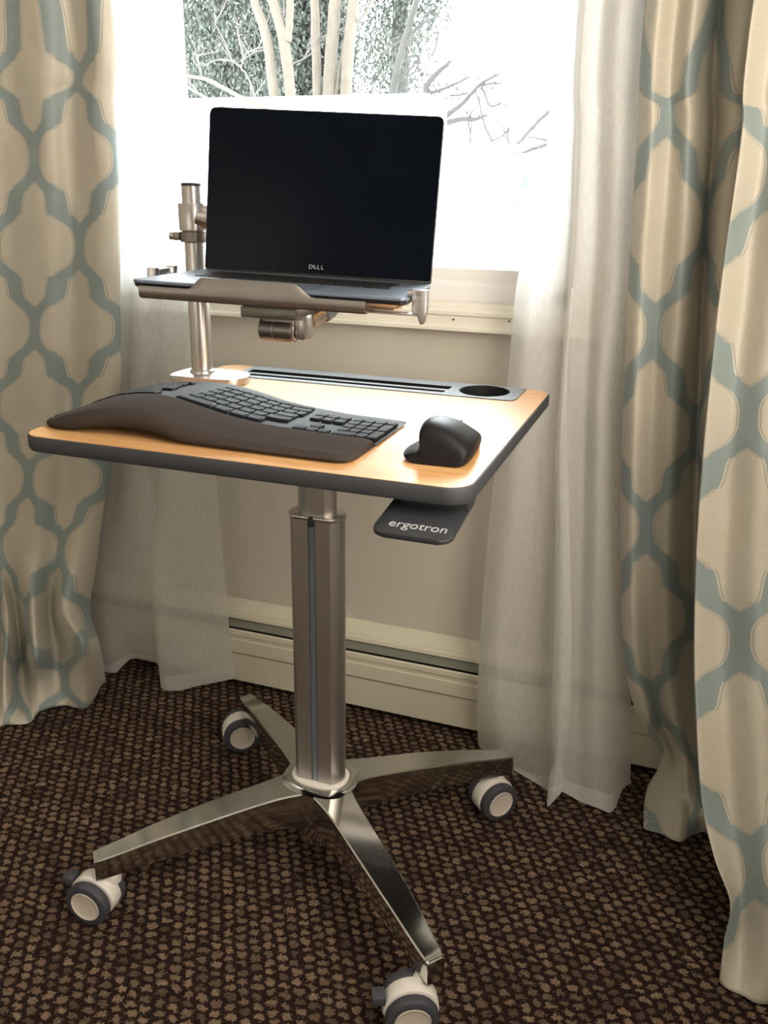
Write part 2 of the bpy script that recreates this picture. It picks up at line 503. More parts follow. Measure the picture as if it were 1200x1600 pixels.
struct('wall_back', B(XL, XR, YB - .1, YB, 0, HC), M['wall'], smooth=False)

# window 1 with sash, glass and casing
w = bpy.data.objects.new('window_1', None); COL.objects.link(w); w['kind'] = 'structure'; w.location = (-.21, .5, .925)
bm = bmesh.new()
mz = 1.56
def L(x0, x1, y0, y1, z0, z1, bev=.003): box(bm, x0 + .21, x1 + .21, y0 - .5, y1 - .5, z0 - .925, z1 - .925, bev)
L(OX0, OX1, .505, .545, OZ0, .966); L(OX0, OX1, .512, .545, .960, .994)
L(OX0, OX0 + .045, .505, .545, OZ0, OZ1); L(OX1 - .045, OX1, .505, .545, OZ0, OZ1)
L(OX0, OX1, .505, .545, OZ1 - .05, OZ1); L(OX0, OX1, .505, .54, mz, mz + .04)
obj('window_sash', bm, M['vinyl'], w)
bm = bmesh.new(); L(OX0 + .04, OX1 - .04, .526, .530, .99, OZ1 - .04, 0)
obj('window_pane', bm, M['glass'], w, smooth=False)
bm = bmesh.new()
def casing_h(z0, z1, flip):
    # moulded board: profile in (y, z) swept along x
    h = z1 - z0
    pr = [(0, 0), (-.026, 0), (-.026, .006), (-.021, .009), (-.020, .027), (-.024, .030), (-.024, .036), (-.017, .039), (-.016, .046), (-.009, .049), (-.009, h), (0, h)]
    if flip: pr = [(y, h - z) for y, z in pr]
    rings = [[Vector((x + .21, y, z0 + z - .925)) for y, z in pr] for x in (OX0 - .06, OX1 + .06)]
    loft(bm, rings)
casing_h(.880, .932, False); casing_h(2.14, 2.20, True)
L(OX0 - .06, OX0 + .008, .477, .5, .93, 2.15); L(OX1 - .008, OX1 + .06, .477, .5, .93, 2.15)
obj('window_casing', bm, M['trim'], w, angle=25)
bm = bmesh.new()
for p in ((709, 499), (796, 502)):
    c = at(*p, Y=.479)
    lathe(bm, [(0, 0), (.0016, 0), (.0016, .003), (0, .003)], 12, Matrix.Translation((c.x + .21, c.y - .5, c.z - .925)) @ Matrix.Rotation(pi / 2, 4, 'X'))
obj('screw_hole', bm, M['heater_dark'], w)

# windows the light comes from (right wall, back wall)
def plain_window(name, loc, rz, wdt, h):
    e = bpy.data.objects.new(name, None); COL.objects.link(e); e['kind'] = 'structure'; e.location = loc; e.rotation_euler.z = rz
    b2 = bmesh.new()
    for a in ((-wdt/2 - .06, wdt/2 + .06, -.012, 0, -.06, 0), (-wdt/2 - .06, wdt/2 + .06, -.012, 0, h, h + .06), (-wdt/2 - .06, -wdt/2, -.012, 0, 0, h), (wdt/2, wdt/2 + .06, -.012, 0, 0, h)):
        box(b2, *a, bev=.003)
    obj('window_casing', b2, M['trim'], e)
    b2 = bmesh.new(); box(b2, -wdt/2, wdt/2, -.003, 0, 0, h)
    obj('window_pane', b2, M['glass'], e, smooth=False)
    return e
plain_window('window_2', (XR - .001, -.74, .9), radians(-90), 1.1, 1.1)
plain_window('window_3', (-.9, YB + .001, .9), radians(180), 1.2, 1.1)

# ------------------------------------------------------------------ baseboard heater
h = thing('baseboard_heater', 'long cream metal baseboard heater along the wall under the window', 'heater', (-.3, .5, 0))
X0, X1 = -1.4, .62
def sweep_x(prof, x0=X0, x1=X1):
    b2 = bmesh.new()
    loft(b2, [[Vector((x + .3, y - .5, z)) for y, z in prof] for x in (x0, x1)])
    return b2
obj('back_panel', sweep_x([(.499, .006), (.492, .006), (.492, .186), (.470, .190), (.462, .186), (.460, .178), (.4625, .178), (.468, .184), (.499, .212)]), M['heater'], h, angle=20)
obj('damper', sweep_x([(.468, .176), (.452, .160), (.4535, .158), (.47, .174)]), M['heater_damper'], h, angle=20)
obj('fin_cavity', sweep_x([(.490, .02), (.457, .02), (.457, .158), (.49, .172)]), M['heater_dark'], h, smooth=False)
obj('front_cover', sweep_x([(.449, .156), (.445, .153), (.444, .143), (.4475, .140), (.4475, .131), (.444, .129), (.443, .098), (.448, .090), (.448, .018), (.455, .014), (.456, .018), (.452, .022), (.452, .092), (.448, .1), (.448, .150), (.452, .153)]), M['heater'], h, angle=20)
bm = bmesh.new(); box(bm, X0 + .3 - .004, X0 + .3, -.06, -.001, .01, .2)
obj('end_cap', bm, M['heater'], h, smooth=False)
obj('end_cap', B(X1 + .3, X1 + .304, -.06, -.001, .01, .2), M['heater'], h, smooth=False)

# ------------------------------------------------------------------ drapes
M['drape_left'] = drape_mat('trellis_satin_left', -.395, -1.285)
M['drape_back'] = drape_mat('trellis_satin_back', -.130, -1.32)
M['drape_front'] = drape_mat('trellis_satin_front', -.112, -.88)
Yl = [.33, .385, .335, .36, .345, .375, .350, .380, .405]
sp = [row(0,   [-170, -110, -60, 10, 66, 108, 146, 178, 160], Yl),
      row(160, [-170, -110, -60, 12, 70, 110, 150, 182, 165], Yl),
      row(320, [-170, -110, -58, 15, 74, 114, 155, 186, 168], Yl),
      row(480, [-165, -108, -56, 15, 74, 114, 155, 188, 170], Yl),
      row(620, [-150, -100, -50, 14, 72, 110, 150, 187, 168], Yl),
      row(760, [-110, -75, -38, 10, 62, 100, 134, 168, 150], [.33, .37, .33, .345, .325, .355, .34, .37, .395]),
      row(870, [-50, -30, -10, 15, 50, 86, 118, 152, 140], [.30, .34, .30, .31, .29, .325, .31, .36, .40]),
      row(950, [-25, -15, 8, 26, 50, 78, 102, 140, 130], [.28, .31, .25, .30, .22, .31, .25, .34, .37]),
      [(-15, 1005, .26), (-5, 1005, .27), (10, 1000, .19), (32, 1010, .27), (56, 1030, .17), (90, 1012, .28), (128, 1002, .19), (156, 1008, .31), (146, 1005, .35)],
      row(1060, [-28, -10, 8, 34, 58, 92, 130, 165, 152], [.22, .22, .16, .25, .21, .25, .22, .32, .35]),
      [(-30, 1100, None), (-10, 1136, None), (8, 1133, None), (45, 1130, None), (62, 1112, None), (98, 1103, None), (135, 1106, None), (160, 1066, None), (150, 1056, None)]]
o = cloth('drape', grid_rows(sp), M['drape_left'], nu=12, wrinkle=.006)
o.name = 'patterned_drape'
tag(o, 'cream satin drape with pale teal trellis pattern on the left of the window', 'curtain')

Yb = [.43, .385, .345, .375, .35, .385, .41, .35, .35, .39]
sp = [row(0,   [1022, 1010, 1030, 1058, 1086, 1112, 1128, 1155, 1190, 1240], Yb),
      row(200, [1008, 997, 1018, 1048, 1076, 1102, 1118, 1142, 1175, 1230], Yb),
      row(400, [995, 984, 1004, 1034, 1066, 1092, 1103, 1122, 1150, 1200], Yb),
      row(600, [986, 975, 994, 1022, 1052, 1080, 1094, 1108, 1132, 1180], Yb),
      row(800, [980, 970, 988, 1015, 1045, 1072, 1088, 1104, 1125, 1170], Yb),
      row(1000, [985, 973, 990, 1016, 1044, 1070, 1088, 1104, 1125, 1170], Yb),
      row(1110, [1005, 993, 1008, 1030, 1052, 1072, 1090, 1106, 1126, 1170], [y - .01 for y in Yb]),
      row(1180, [1042, 1032, 1042, 1056, 1070, 1084, 1096, 1110, 1130, 1170], [.42, .38, .35, .36, .34, .36, .37, .32, .30, .33]),
      row(1232, [1060, 1012, 1030, 1060, 1074, 1086, 1098, 1112, 1132, 1170], [.40, .375, .35, .33, .32, .335, .34, .31, .29, .32]),
      [(1040, 1262, .37), (1005, 1268, .33), (1030, 1274, .30), (1062, 1268, .28), (1080, 1280, .28), (1095, 1272, .29), (1105, 1280, .28), (1120, 1290, .27), (1135, 1290, .27), (1170, 1290, .28)],
      [(1040, 1275, None), (1006, 1290, None), (1034, 1304, None), (1062, 1316, None), (1082, 1306, None), (1100, 1300, None), (1110, 1308, None), (1125, 1312, None), (1140, 1312, None), (1170, 1312, None)]]
o = cloth('patterned_drape', grid_rows(sp), M['drape_back'], nu=12, wrinkle=.005)
tag(o, 'shaded cream and teal trellis drape right of the window, beside the white sheer', 'curtain')

def fr(py, xs, Y, amp=1.0):
    dy = [.022, -.012, .012, -.015, .016, .0, .018]
    return row(py, xs, [Y + a * amp for a in dy])
sp = [fr(0,   [1190, 1177, 1212, 1250, 1295, 1340, 1390], .27),
      fr(200, [1172, 1160, 1196, 1238, 1285, 1330, 1385], .27),
      fr(400, [1146, 1133, 1172, 1218, 1268, 1318, 1375], .26),
      fr(600, [1122, 1110, 1150, 1200, 1255, 1308, 1365], .24),
      fr(800, [1104, 1093, 1136, 1188, 1245, 1300, 1355], .22),
      fr(1000, [1098, 1086, 1130, 1184, 1242, 1298, 1350], .18),
      fr(1130, [1102, 1089, 1134, 1188, 1244, 1300, 1350], .13),
      fr(1250, [1110, 1097, 1140, 1192, 1248, 1302, 1350], .08),
      fr(1340, [1130, 1117, 1154, 1200, 1252, 1304, 1350], .035),
      fr(1410, [1152, 1141, 1160, 1206, 1256, 1306, 1350], .005),
      fr(1470, [1150, 1131, 1158, 1206, 1256, 1306, 1350], -.015),
      [(1140, 1525, None), (1124, 1532, None), (1156, 1554, None), (1192, 1570, None), (1245, 1560, None), (1300, 1560, None), (1345, 1550, None)]]
o = cloth('patterned_drape', grid_rows(sp), M['drape_front'], nu=14, wrinkle=.006)
tag(o, 'brightly lit cream and teal trellis drape nearest the viewer at the right edge', 'curtain')

# sheers
ys = [.445, .415, .425, .395, .415, .40, .425]
sp = [row(0,   [150, 172, 195, 216, 240, 262, 285], ys),
      row(170, [152, 176, 198, 220, 245, 270, 296], ys),
      row(340, [156, 182, 203, 222, 250, 280, 308], ys),
      row(500, [158, 186, 208, 224, 253, 288, 320], ys),
      row(660, [150, 176, 200, 228, 252, 295, 331], ys),
      row(800, [138, 160, 190, 230, 250, 300, 342], ys),
      row(930, [136, 158, 196, 236, 250, 305, 354], [.43, .405, .425, .42, .38, .41, .43]),
      row(1000, [138, 163, 200, 240, 250, 308, 360], [.42, .40, .425, .425, .37, .41, .435]),
      [(140, 1045, .41), (173, 1056, .384), (206, 1030, .43), (246, 1038, .43), (256, 1081, .365), (312, 1071, .40), (368, 1060, .438)]]
o = cloth('sheer_curtain', grid_rows(sp), M['sheer'], nu=12, wrinkle=.003, thick=0, wscale=14)
tag(o, 'translucent white sheer curtain hanging at the left side of the window', 'curtain')

sc = thing('sheer_curtain', 'translucent white sheer curtain at the right side of the window, touching the desk foot', 'curtain', (0, 0, 0))
yr = [.40, .375, .41, .42, .375, .405, .385, .42, .45, .45]
def rs(py, xs, y=None): return row(py, xs, y or yr)
sp = [rs(0,   [868, 880, 893, 905, 914, 940, 972, 1003, 1008, 1020]),
      rs(200, [856, 870, 884, 898, 907, 934, 964, 993, 1000, 1010]),
      rs(340, [838, 858, 878, 893, 902, 930, 960, 985, 993, 1003]),
      rs(440, [808, 838, 868, 886, 896, 924, 954, 976, 986, 996]),
      rs(600, [792, 818, 850, 874, 888, 915, 938, 958, 976, 990]),
      rs(800, [766, 800, 838, 866, 884, 910, 934, 955, 972, 986]),
      rs(1000, [750, 780, 815, 852, 876, 905, 932, 955, 973, 985], [.385, .36, .40, .41, .355, .385, .365, .40, .44, .45]),
      rs(1130, [746, 778, 812, 852, 874, 903, 932, 956, 975, 986], [.39, .36, .38, .375, .33, .36, .34, .38, .42, .44]),
      [(750, 1178, .425), (775, 1195, .38), (810, 1218, .35), (850, 1235, .32), (878, 1238, .29), (905, 1252, .295), (933, 1262, .285), (957, 1268, .30), (972, 1238, .37), (985, 1238, .40)]]
cloth('sheer_panel', grid_rows(sp), M['sheer'], sc, nu=12, wrinkle=.004, thick=0, wscale=14)
sp = [row(560, [880, 884, 888], [.375, .37, .375]),
      row(700, [868, 876, 886], [.37, .36, .37]),
      row(850, [868, 878, 890], [.355, .345, .355]),
      row(1000, [866, 878, 893], [.335, .325, .335]),
      row(1120, [862, 874, 890], [.315, .30, .315]),
      row(1185, [866, 872, 880], [.305, .295, .305]),
      row(1215, [858, 868, 880], [.295, .285, .295]),
      [(854, 1266, .268), (862, 1255, .272), (876, 1240, .282)]]
cloth('folded_edge', grid_rows(sp), M['sheer'], sc, nu=6, wrinkle=.002, thick=0, wscale=14, top=.98)

# ------------------------------------------------------------------ mobile desk
DH = .8204; DX, DY, DT = .305, .280, .022
desk = thing('mobile_desk', 'height-adjustable rolling desk with maple top, silver column and four polished legs', 'desk', (0, 0, 0))
out = rrect(-DX, DX, -DY, DY, .032, 8)
inn = rrect(-DX + .003, DX - .003, -DY + .003, DY - .003, .029, 8)
bm = bmesh.new()
rings = []
def ring(off, z):
    return [Vector((x, y, z)) for x, y in rrect(-DX + off, DX - off, -DY + off, DY - off, max(.032 - off, .004), 8)]
loft(bm, [ring(.006, DH - DT), ring(.002, DH - DT + .001), ring(0, DH - DT + .005), ring(0, DH - .004), ring(.001, DH - .0012), ring(.003, DH - .0004), ring(.0042, DH - .0006), ring(.0045, DH - .0185)])
obj('edge_band', bm, M['edge'], desk)
# wooden top surface with the tray cut out at the back
TX0, TX1, TY = -.245, .262, .176
top = []
o_ = rrect(-DX + .0028, DX - .0028, -DY + .0028, DY - .0028, .029, 8)
k_ = 9
poly = o_[:27]            # BL, BR, TR corners
tray_pl = rrect(TX0, TX1, TY, DY + .01, [.016, .016, 0, 0], 6)
yb = DY - .0028
cut = [(TX1, yb)] + [(TX1 - .016 + .016 * cos(radians(-a)), TY + .016 + .016 * sin(radians(-a))) for a in range(0, 91, 15)] \
    + [(TX0 + .016 + .016 * cos(radians(-a)), TY + .016 + .016 * sin(radians(-a))) for a in range(90, 181, 15)] + [(TX0, yb)]
poly = poly + cut + o_[27:]
bm = bmesh.new(); prism(bm, poly, DH - .003, DH)
bmesh.ops.triangulate(bm, faces=[f for f in bm.faces if len(f.verts) > 4])
obj('wooden_top', bm, M['wood'], desk, smooth=False)
# tray insert: plate with two slots and a cup recess
from mathutils.geometry import tessellate_polygon
def plate_with_holes(bm, outer, holes, z, depth, zb):
    loops = [outer] + holes
    tri = tessellate_polygon([[Vector((x, y, 0)) for x, y in l] for l in loops])
    flat = [p for l in loops for p in l]
    vs = [bm.verts.new((x, y, z)) for x, y in flat]
    for t in tri:
        try: bm.faces.new([vs[i] for i in t])
        except Exception: pass
    i0 = len(outer)
    for hl in holes:
        top_ = vs[i0:i0 + len(hl)]; bot = [bm.verts.new((x, y, z - depth)) for x, y in hl]
        for a in range(len(hl)):
            b_ = (a + 1) % len(hl); bm.faces.new((top_[a], top_[b_], bot[b_], bot[a])).material_index = 1
        i0 += len(hl)
s1 = rrect(-.232, .143, .219, .243, .002, 2); s2 = rrect(-.230, .141, .193, .207, .002, 2)
cup = [(.2, .229)] ; cup = [(.201 + .040 * cos(2*pi*i/48), .229 + .040 * sin(2*pi*i/48)) for i in range(48)]
outer = [(x, y) for x, y in cut[::-1]]
outer = [(TX0, DY - .001)] + outer[1:-1] + [(TX1, DY - .001)]
bm = bmesh.new(); plate_with_holes(bm, outer, [s1, s2, cup], DH + .0012, .018, 0)
obj('storage_tray', bm, [M['grey_plastic'], M['black_rubber']], desk, smooth=False)
bm = bmesh.new(); prism(bm, rrect(-.232, .143, .219, .243, .002, 2), DH - .018, DH - .0145); prism(bm, rrect(-.230, .141, .193, .207, .002, 2), DH - .018, DH - .0145)
obj('slot_liner', bm, M['black_rubber'], desk, smooth=False)
bm = bmesh.new()
lathe(bm, [(.0402, .0018), (.0412, .0022), (.0418, .0016), (.0402, .0005), (.0392, -.0015), (.0385, -.016), (.034, -.0178), (0, -.0178)], 48, Matrix.Translation((.201, .229, DH)))
obj('cup_holder', bm, M['black_rubber'], desk)

def stadium(w, d, b, n=12, groove=None, gd=.004):
    """plan of the column: flat front and back, bulged sides"""
    p = [(-w/2, -d/2)]
    if groove: g = groove; p += [(-g/2, -d/2), (-g/2 + .0012, -d/2 + gd), (g/2 - .0012, -d/2 + gd), (g/2, -d/2)]
    p += [(w/2, -d/2)]
    p += [(w/2 + b * (1 - t * t), d/2 * t) for t in [-1 + 2 * i / n for i in range(1, n)]]
    p += [(w/2, d/2), (-w/2, d/2)]
    p += [(-w/2 - b * (1 - t * t), -d/2 * t) for t in [-1 + 2 * i / n for i in range(1, n)]]
    return p
bm = bmesh.new(); prism(bm, stadium(.061, .050, .0145, groove=.012, gd=.0045), .170, .655)
lc = obj('lower_column', bm, M['alu'], desk, angle=30)
bm = bmesh.new(); prism(bm, [(x, y) for x, y in stadium(.010, .001, .0, 2)][:0] or rrect(-.0047, .0047, -.0238, -.0205, .0005, 2), .176, .652)
obj('groove_highlight', bm, M['highlight_and_seam'], lc, smooth=False)  # added strip whose pale blue stands for the groove's highlight
bm = bmesh.new()
prism(bm, stadium(.064, .053, .0150), .653, .659, bev=.0012)
obj('column_collar', bm, M['alu_arm'], lc, angle=30)
bm = bmesh.new(); box(bm, -.004, .004, -.0285, -.02, .644, .659, .001)
obj('guide_clip', bm, M['paddle'], lc)
bm = bmesh.new(); prism(bm, stadium(.038, .036, .0125, groove=None), .62, DH - DT)
uc = obj('upper_column', bm, M['alu'], desk, angle=30)
bm = bmesh.new(); box(bm, -.0185, -.0165, -.0186, -.0178, .66, DH - DT, 0); box(bm, -.0143, -.0135, -.0186, -.0178, .66, DH - DT, 0)
obj('seam', bm, M['highlight_and_seam'], uc, smooth=False)
bm = bmesh.new(); box(bm, -.11, .11, -.09, .09, DH - DT - .006, DH - DT, .002)
obj('mounting_plate', bm, M['paddle'], desk)
# base hub
def oval(a, b, z, n=48, p=2.4):
    out = []
    for i in range(n):
        t = 2 * pi * i / n; c, s = cos(t), sin(t)
        out.append(Vector((a * math.copysign(abs(c) ** (2 / p), c), b * math.copysign(abs(s) ** (2 / p), s), z)))
    return out
bm = bmesh.new()
loft(bm, [oval(.048, .034, .166), oval(.0495, .0355, .1665), oval(.0505, .0365, .168), oval(.0505, .0365, .1735), oval(.0495, .0355, .175), oval(.046, .030, .175)])
obj('column_ring', bm, M['white_plastic'], desk, angle=30)
bm = bmesh.new()
loft(bm, [oval(.030, .030, .046), oval(.038, .038, .050), oval(.040, .040, .090), oval(.052, .050, .100), oval(.064, .058, .125), oval(.068, .060, .155), oval(.066, .057, .166), oval(.058, .050, .1705), oval(.05, .042, .1712)])
obj('base_hub', bm, M['chrome'], desk)
# legs
def leg_bm(sx, sy):
    b2 = bmesh.new()
    end = Vector((sx * .287, sy * .256, 0)); d = end.normalized(); n = Vector((-d.y, d.x, 0)); Ltot = end.length
    zt = [(0, .169), (.15, .1665), (.3, .161), (.5, .1515), (.75, .136), (1, .118)]
    wt = [(0, .050), (.1, .037), (.2, .0300), (.32, .0272), (.5, .0255), (.75, .0210), (.97, .0155), (1, .0145)]
    ht = [(0, .075), (.3, .060), (.6, .049), (1, .040)]
    rings = []
    ts = [i / 24 for i in range(24)] + [.975, .992, 1.0]
    for t in ts:
        z = interp(zt, t); wd_ = interp(wt, t); hh = interp(ht, t)
        if t > .98: wd_ -= (.002 if t > .995 else .0007); z -= (.002 if t > .995 else .0006)
        c = d * (Ltot * t)
        prof = [(-wd_ + .0022, 0), (wd_ - .0022, 0), (wd_, -.0020), (wd_ + .0015, -hh * .5), (wd_ + .001, -hh + .003), (wd_ - .002, -hh),
                (-wd_ + .002, -hh), (-wd_ - .001, -hh + .003), (-wd_ - .0015, -hh * .5), (-wd_, -.0020)]
        rings.append([c + n * a + Vector((0, 0, z + b)) for a, b in prof])
    loft(b2, rings)
    return b2
for sx, sy in ((-1, -1), (1, -1), (1, 1), (-1, 1)):
    obj('leg', leg_bm(sx, sy), M['chrome'], desk, angle=24)
# casters: twin wheels either side of a white fork
def make_caster(cx, cy, nx, ny, stem, brake=True):
    n = Vector((nx, ny, 0)).normalized(); t = Vector((-n.y, n.x, 0))   # n: axle direction, t: rolling direction
    base = Vector((cx, cy, 0)); st = Vector((stem[0], stem[1], 0)) - base
    ax = Matrix((t, Vector((0, 0, 1)), n)).transposed().to_4x4()   # local x=t, y=up, z=axle
    s_t = st.dot(t)
    # fork: hood between the wheels
    bm = bmesh.new()
    sgn = 1 if s_t >= 0 else -1
    poly = []
    for a in range(-20, 201, 20):
        poly.append((.0405 * cos(radians(a)) , .038 + .0405 * sin(radians(a))))
    hood = [(-.034, .022), (.034, .022)] + [(.0405 * cos(radians(a)), .038 + .0405 * sin(radians(a))) for a in range(0, 181, 15)]
    prism(bm, hood, -.0125, .0125, bev=.002, M4=ax)
    lathe(bm, [(0, .060), (.013, .060), (.0145, .070), (.0145, .0765), (.011, .0795), (0, .0795)], 24, Matrix.Translation(st))
    tube(bm, [Vector((0, 0, .060)), st * .5 + Vector((0, 0, .066)), st + Vector((0, 0, .070))], .0125, 14)
    f = obj('caster', bm, M['white_plastic'], desk)
    f.location = base
    for s in (-1, 1):
        b2 = bmesh.new()
        lathe(b2, [(.0, .0125), (.030, .0125), (.036, .0135), (.038, .017), (.038, .026), (.0365, .0295), (.033, .031), (.0275, .0312), (.0265, .030), (.0265, .027), (0, .027)], 44,
              ax @ Matrix.Translation((0, .038, 0)) @ (Matrix.Identity(4) if s > 0 else Matrix.Rotation(pi, 4, 'Y')))
        obj('wheel', b2, M['tyre'], f)
        b2 = bmesh.new()
        lathe(b2, [(.0262, .027), (.0262, .0308), (.0252, .0316), (.0242, .0308), (.021, .0300), (.010, .0292), (0, .029)], 40,
              ax @ Matrix.Translation((0, .038, 0)) @ (Matrix.Identity(4) if s > 0 else Matrix.Rotation(pi, 4, 'Y')))
        obj('hub_cap', b2, M['cap_plastic'], f)
    if brake:
        b2 = bmesh.new()
        box(b2, -.056, -.036, .050, .066, -.011, .011, .003, M4=ax)
        obj('brake_lever', b2, M['tyre'], f)
    return f
make_caster(-.292, -.254, .03, -1, (-.268, -.238))
make_caster(.256, -.272, .42, -.9, (.268, -.240))
make_caster(.263, .221, .72, -.69, (.266, .238), brake=False)
make_caster(-.292, .240, .55, -.83, (-.272, .253), brake=False)
# height lever paddle with printed word
bm = bmesh.new()
Mp = Matrix.Translation((.252, -.262, .784)) @ Matrix.Rotation(radians(7), 4, 'X')
pl_out = rrect(-.046, .045, -.064, .048, [.016, .014, .004, .004], 6)
prism(bm, pl_out, -.006, 0, bev=.0018, M4=Mp)
box(bm, -.035, .046, .012, .05, -.002, .0145, .001, M4=Mp)
paddle = obj('height_lever', bm, M['paddle'], desk)
def text_mesh(name, body, size, M4, m, parent, extrude=.0002, xs=1.0):
    cu = bpy.data.curves.new(name, 'FONT'); cu.body = body; cu.size = size; cu.extrude = extrude
    cu.align_x = 'CENTER'; cu.align_y = 'CENTER'
    t = bpy.data.objects.new(name, cu); COL.objects.link(t)
    dg = bpy.context.evaluated_depsgraph_get(); dg.update()
    me = bpy.data.meshes.new_from_object(t.evaluated_get(dg))
    bpy.data.objects.remove(t); 
    me.transform(Matrix.Diagonal((xs, 1, 1, 1))); me.transform(M4)
    me.materials.clear(); me.materials.append(m)
    o = bpy.data.objects.new(name, me); COL.objects.link(o); o.parent = parent
    return o
text_mesh('lettering', 'ergotron', .0235, Mp @ Matrix.Translation((.003, -.040, .0004)), M['letter'], paddle, xs=.80)

# ------------------------------------------------------------------ keyboard
KX0, KX1, KY0, KY1 = -.306, .151, -.245, -.014
hf = [(-.306, .009), (-.285, .0165), (-.264, .0245), (-.23, .034), (-.20, .0385), (-.168, .0405), (-.14, .0380), (-.118, .0335), (-.079, .0248), (-.045, .0185), (-.01, .0140), (.03, .0115), (.075, .0095), (.151, .0085)]
hbk = [(-.306, .011), (-.26, .022), (-.232, .0275), (-.20, .0325), (-.164, .0350), (-.13, .0340), (-.10, .0305), (-.07, .0250), (-.04, .0185), (-.006, .014), (.035, .0105), (.075, .0085), (.151, .0075)]
def ktop(x, y):
    a = interp(hf, x); b = interp(hbk, x)
    t = (y + .15) / .13
    t = max(0, min(1, t))
    return DH + a + (b - a) * t
def kbot(x):  # underside arch
    c = max(0.0, 1 - ((x + .165) / .085) ** 2)
    return DH + .0012 + .009 * c
kb = thing('ergonomic_keyboard', 'black split ergonomic keyboard with humped middle and padded palm rest', 'keyboard', (0, 0, DH))
KO = Vector((0, 0, DH))
bm = bmesh.new()
nx = 72; ny = 14
ybs = [KY1 - .004 * 0 for _ in range(1)]
def kback(x):   # gently bowed back edge
    return KY1 - .010 * abs((x + .165) / .3) ** 1.5
rings = []
for i in range(nx + 1):
    x = KX0 + .004 + (KX1 - KX0 - .004) * i / nx
    e = min(1, (i / nx) * 30, (1 - i / nx) * 30)   # rounded ends
    y1 = kback(x) - (.006 * (1 - e)); y0 = -.156
    zs = []
    ytop = [y0 + (y1 - .004 - y0) * j / ny for j in range(ny + 1)]
    ring_ = []
    zb = kbot(x) + .001
    ring_.append(Vector((x, y0, zb)))
    for y in ytop: ring_.append(Vector((x, y, ktop(x, y) - .0028 - .0025 * (1 - e))))
    ring_.append(Vector((x, y1 - .001, ktop(x, y1) - .0045)))
    ring_.append(Vector((x, y1, max(zb + .0015, ktop(x, y1) - .0075))))
    ring_.append(Vector((x, y1 - .002, zb)))
    rings.append([p - KO for p in ring_])
loft(bm, rings)
obj('keyboard_body', bm, M['kbody'], kb)
# palm rest: padded wave in front of the keys
bm = bmesh.new(); rings = []
px0, px1 = -.308, .149
nn = 80
for i in range(nn + 1):
    t = i / nn; x = px0 + (px1 - px0) * t
    endL = min(1, (x - px0) / .05); endR = min(1, (px1 - x) / .022)
    wl = math.sqrt(max(0, 1 - (1 - endL) ** 2)); wr = math.sqrt(max(0, 1 - (1 - endR) ** 2))
    # plan: front and back edges
    yf = KY0 + .030 * (1 - wl) * 1.3 + .016 * (1 - wr) + .006 * max(0, 1 - ((x + .165) / .07) ** 2)
    ybk = -.1535 - .040 * (1 - wl) - .004 * (1 - wr)
    top_ = interp([(-.308, .008), (-.29, .0135), (-.264, .023), (-.23, .034), (-.20, .0395), (-.168, .0420), (-.14, .0395), (-.118, .0350), (-.079, .0262), (-.045, .0205), (-.01, .0165), (.03, .0140), (.075, .0125), (.14, .0110), (.151, .009)], x) + DH
    bot = kbot(x) - (0.0004)
    fr_z = bot + (top_ - bot) * .70
    wdt = ybk - yf
    prof = [(ybk, bot), (ybk, top_ - .003), (ybk - .002, top_ - .001), (ybk - .08 * wdt, top_), (ybk - .3 * wdt, top_), (ybk - .55 * wdt, top_ - .0010), (yf + .24 * wdt, top_ - .0035),
            (yf + .11 * wdt, fr_z + (top_ - fr_z) * .45), (yf + .03 * wdt, fr_z - .001), (yf, bot + (top_ - bot) * .42), (yf + .02 * wdt, bot + (top_ - bot) * .16), (yf + .10 * wdt, bot + .001), (yf + .2 * wdt, bot)]
    rings.append([Vector((x, y, z)) - KO for y, z in prof])
loft(bm, rings)
pr = obj('palm_rest', bm, M['palm'], kb, angle=60)
# keys
def key_bm(poly):
    """slab following the keyboard surface; poly = 4 plan corners"""
    b2 = bmesh.new()
    c = Vector((sum(p[0] for p in poly) / 4, sum(p[1] for p in poly) / 4))
    def pt(u, v):  # bilinear
        a = Vector(poly[0]).lerp(Vector(poly[1]), u); b = Vector(poly[3]).lerp(Vector(poly[2]), u)
        return a.lerp(b, v)
    rows_ = []
    def ring_(ins, dz):
        o = []
        L_ = [(ins, ins), (.5, ins * .9), (1 - ins, ins), (1 - ins * .9, .5), (1 - ins, 1 - ins), (.5, 1 - ins * .9), (ins, 1 - ins), (ins * .9, .5)]
        for u, v in L_:
            p = pt(u, v); o.append(Vector((p.x, p.y, ktop(p.x, p.y) + dz)) - KO)
        return o
    loft(b2, [ring_(0, -.0035), ring_(0, -.0004), ring_(.035, .0005), ring_(.09, .0009), ring_(.25, .0006)])
    return b2
G_ = .0012
def place_key(x0, x1, y0, y1, shear, xc, rowshift=0):
    P_ = []
    for (x, y) in ((x0 + G_, y0 + G_), (x1 - G_, y0 + G_), (x1 - G_, y1 - G_), (x0 + G_, y1 - G_)):
        P_.append((x, y + shear * (x - xc)))
    obj('key', key_bm(P_), M['key'], kb, angle=50)
cnt = 0
ry = [-.1475, -.1275, -.1085, -.0895, -.0705, -.0535, -.0420]   # row bounds from front to back
pitch = .0190
left_rows = [ (-.296, [.023, .023, .023, .050]), (-.296, [.030, .019, .019, .019, .019]), (-.294, [.024, .019, .019, .019, .019, .019]),
              (-.294, [.019, .019, .019, .019, .019, .019]), (-.292, [.017, .019, .019, .019, .019, .019]), (-.290, [.019] * 6)]
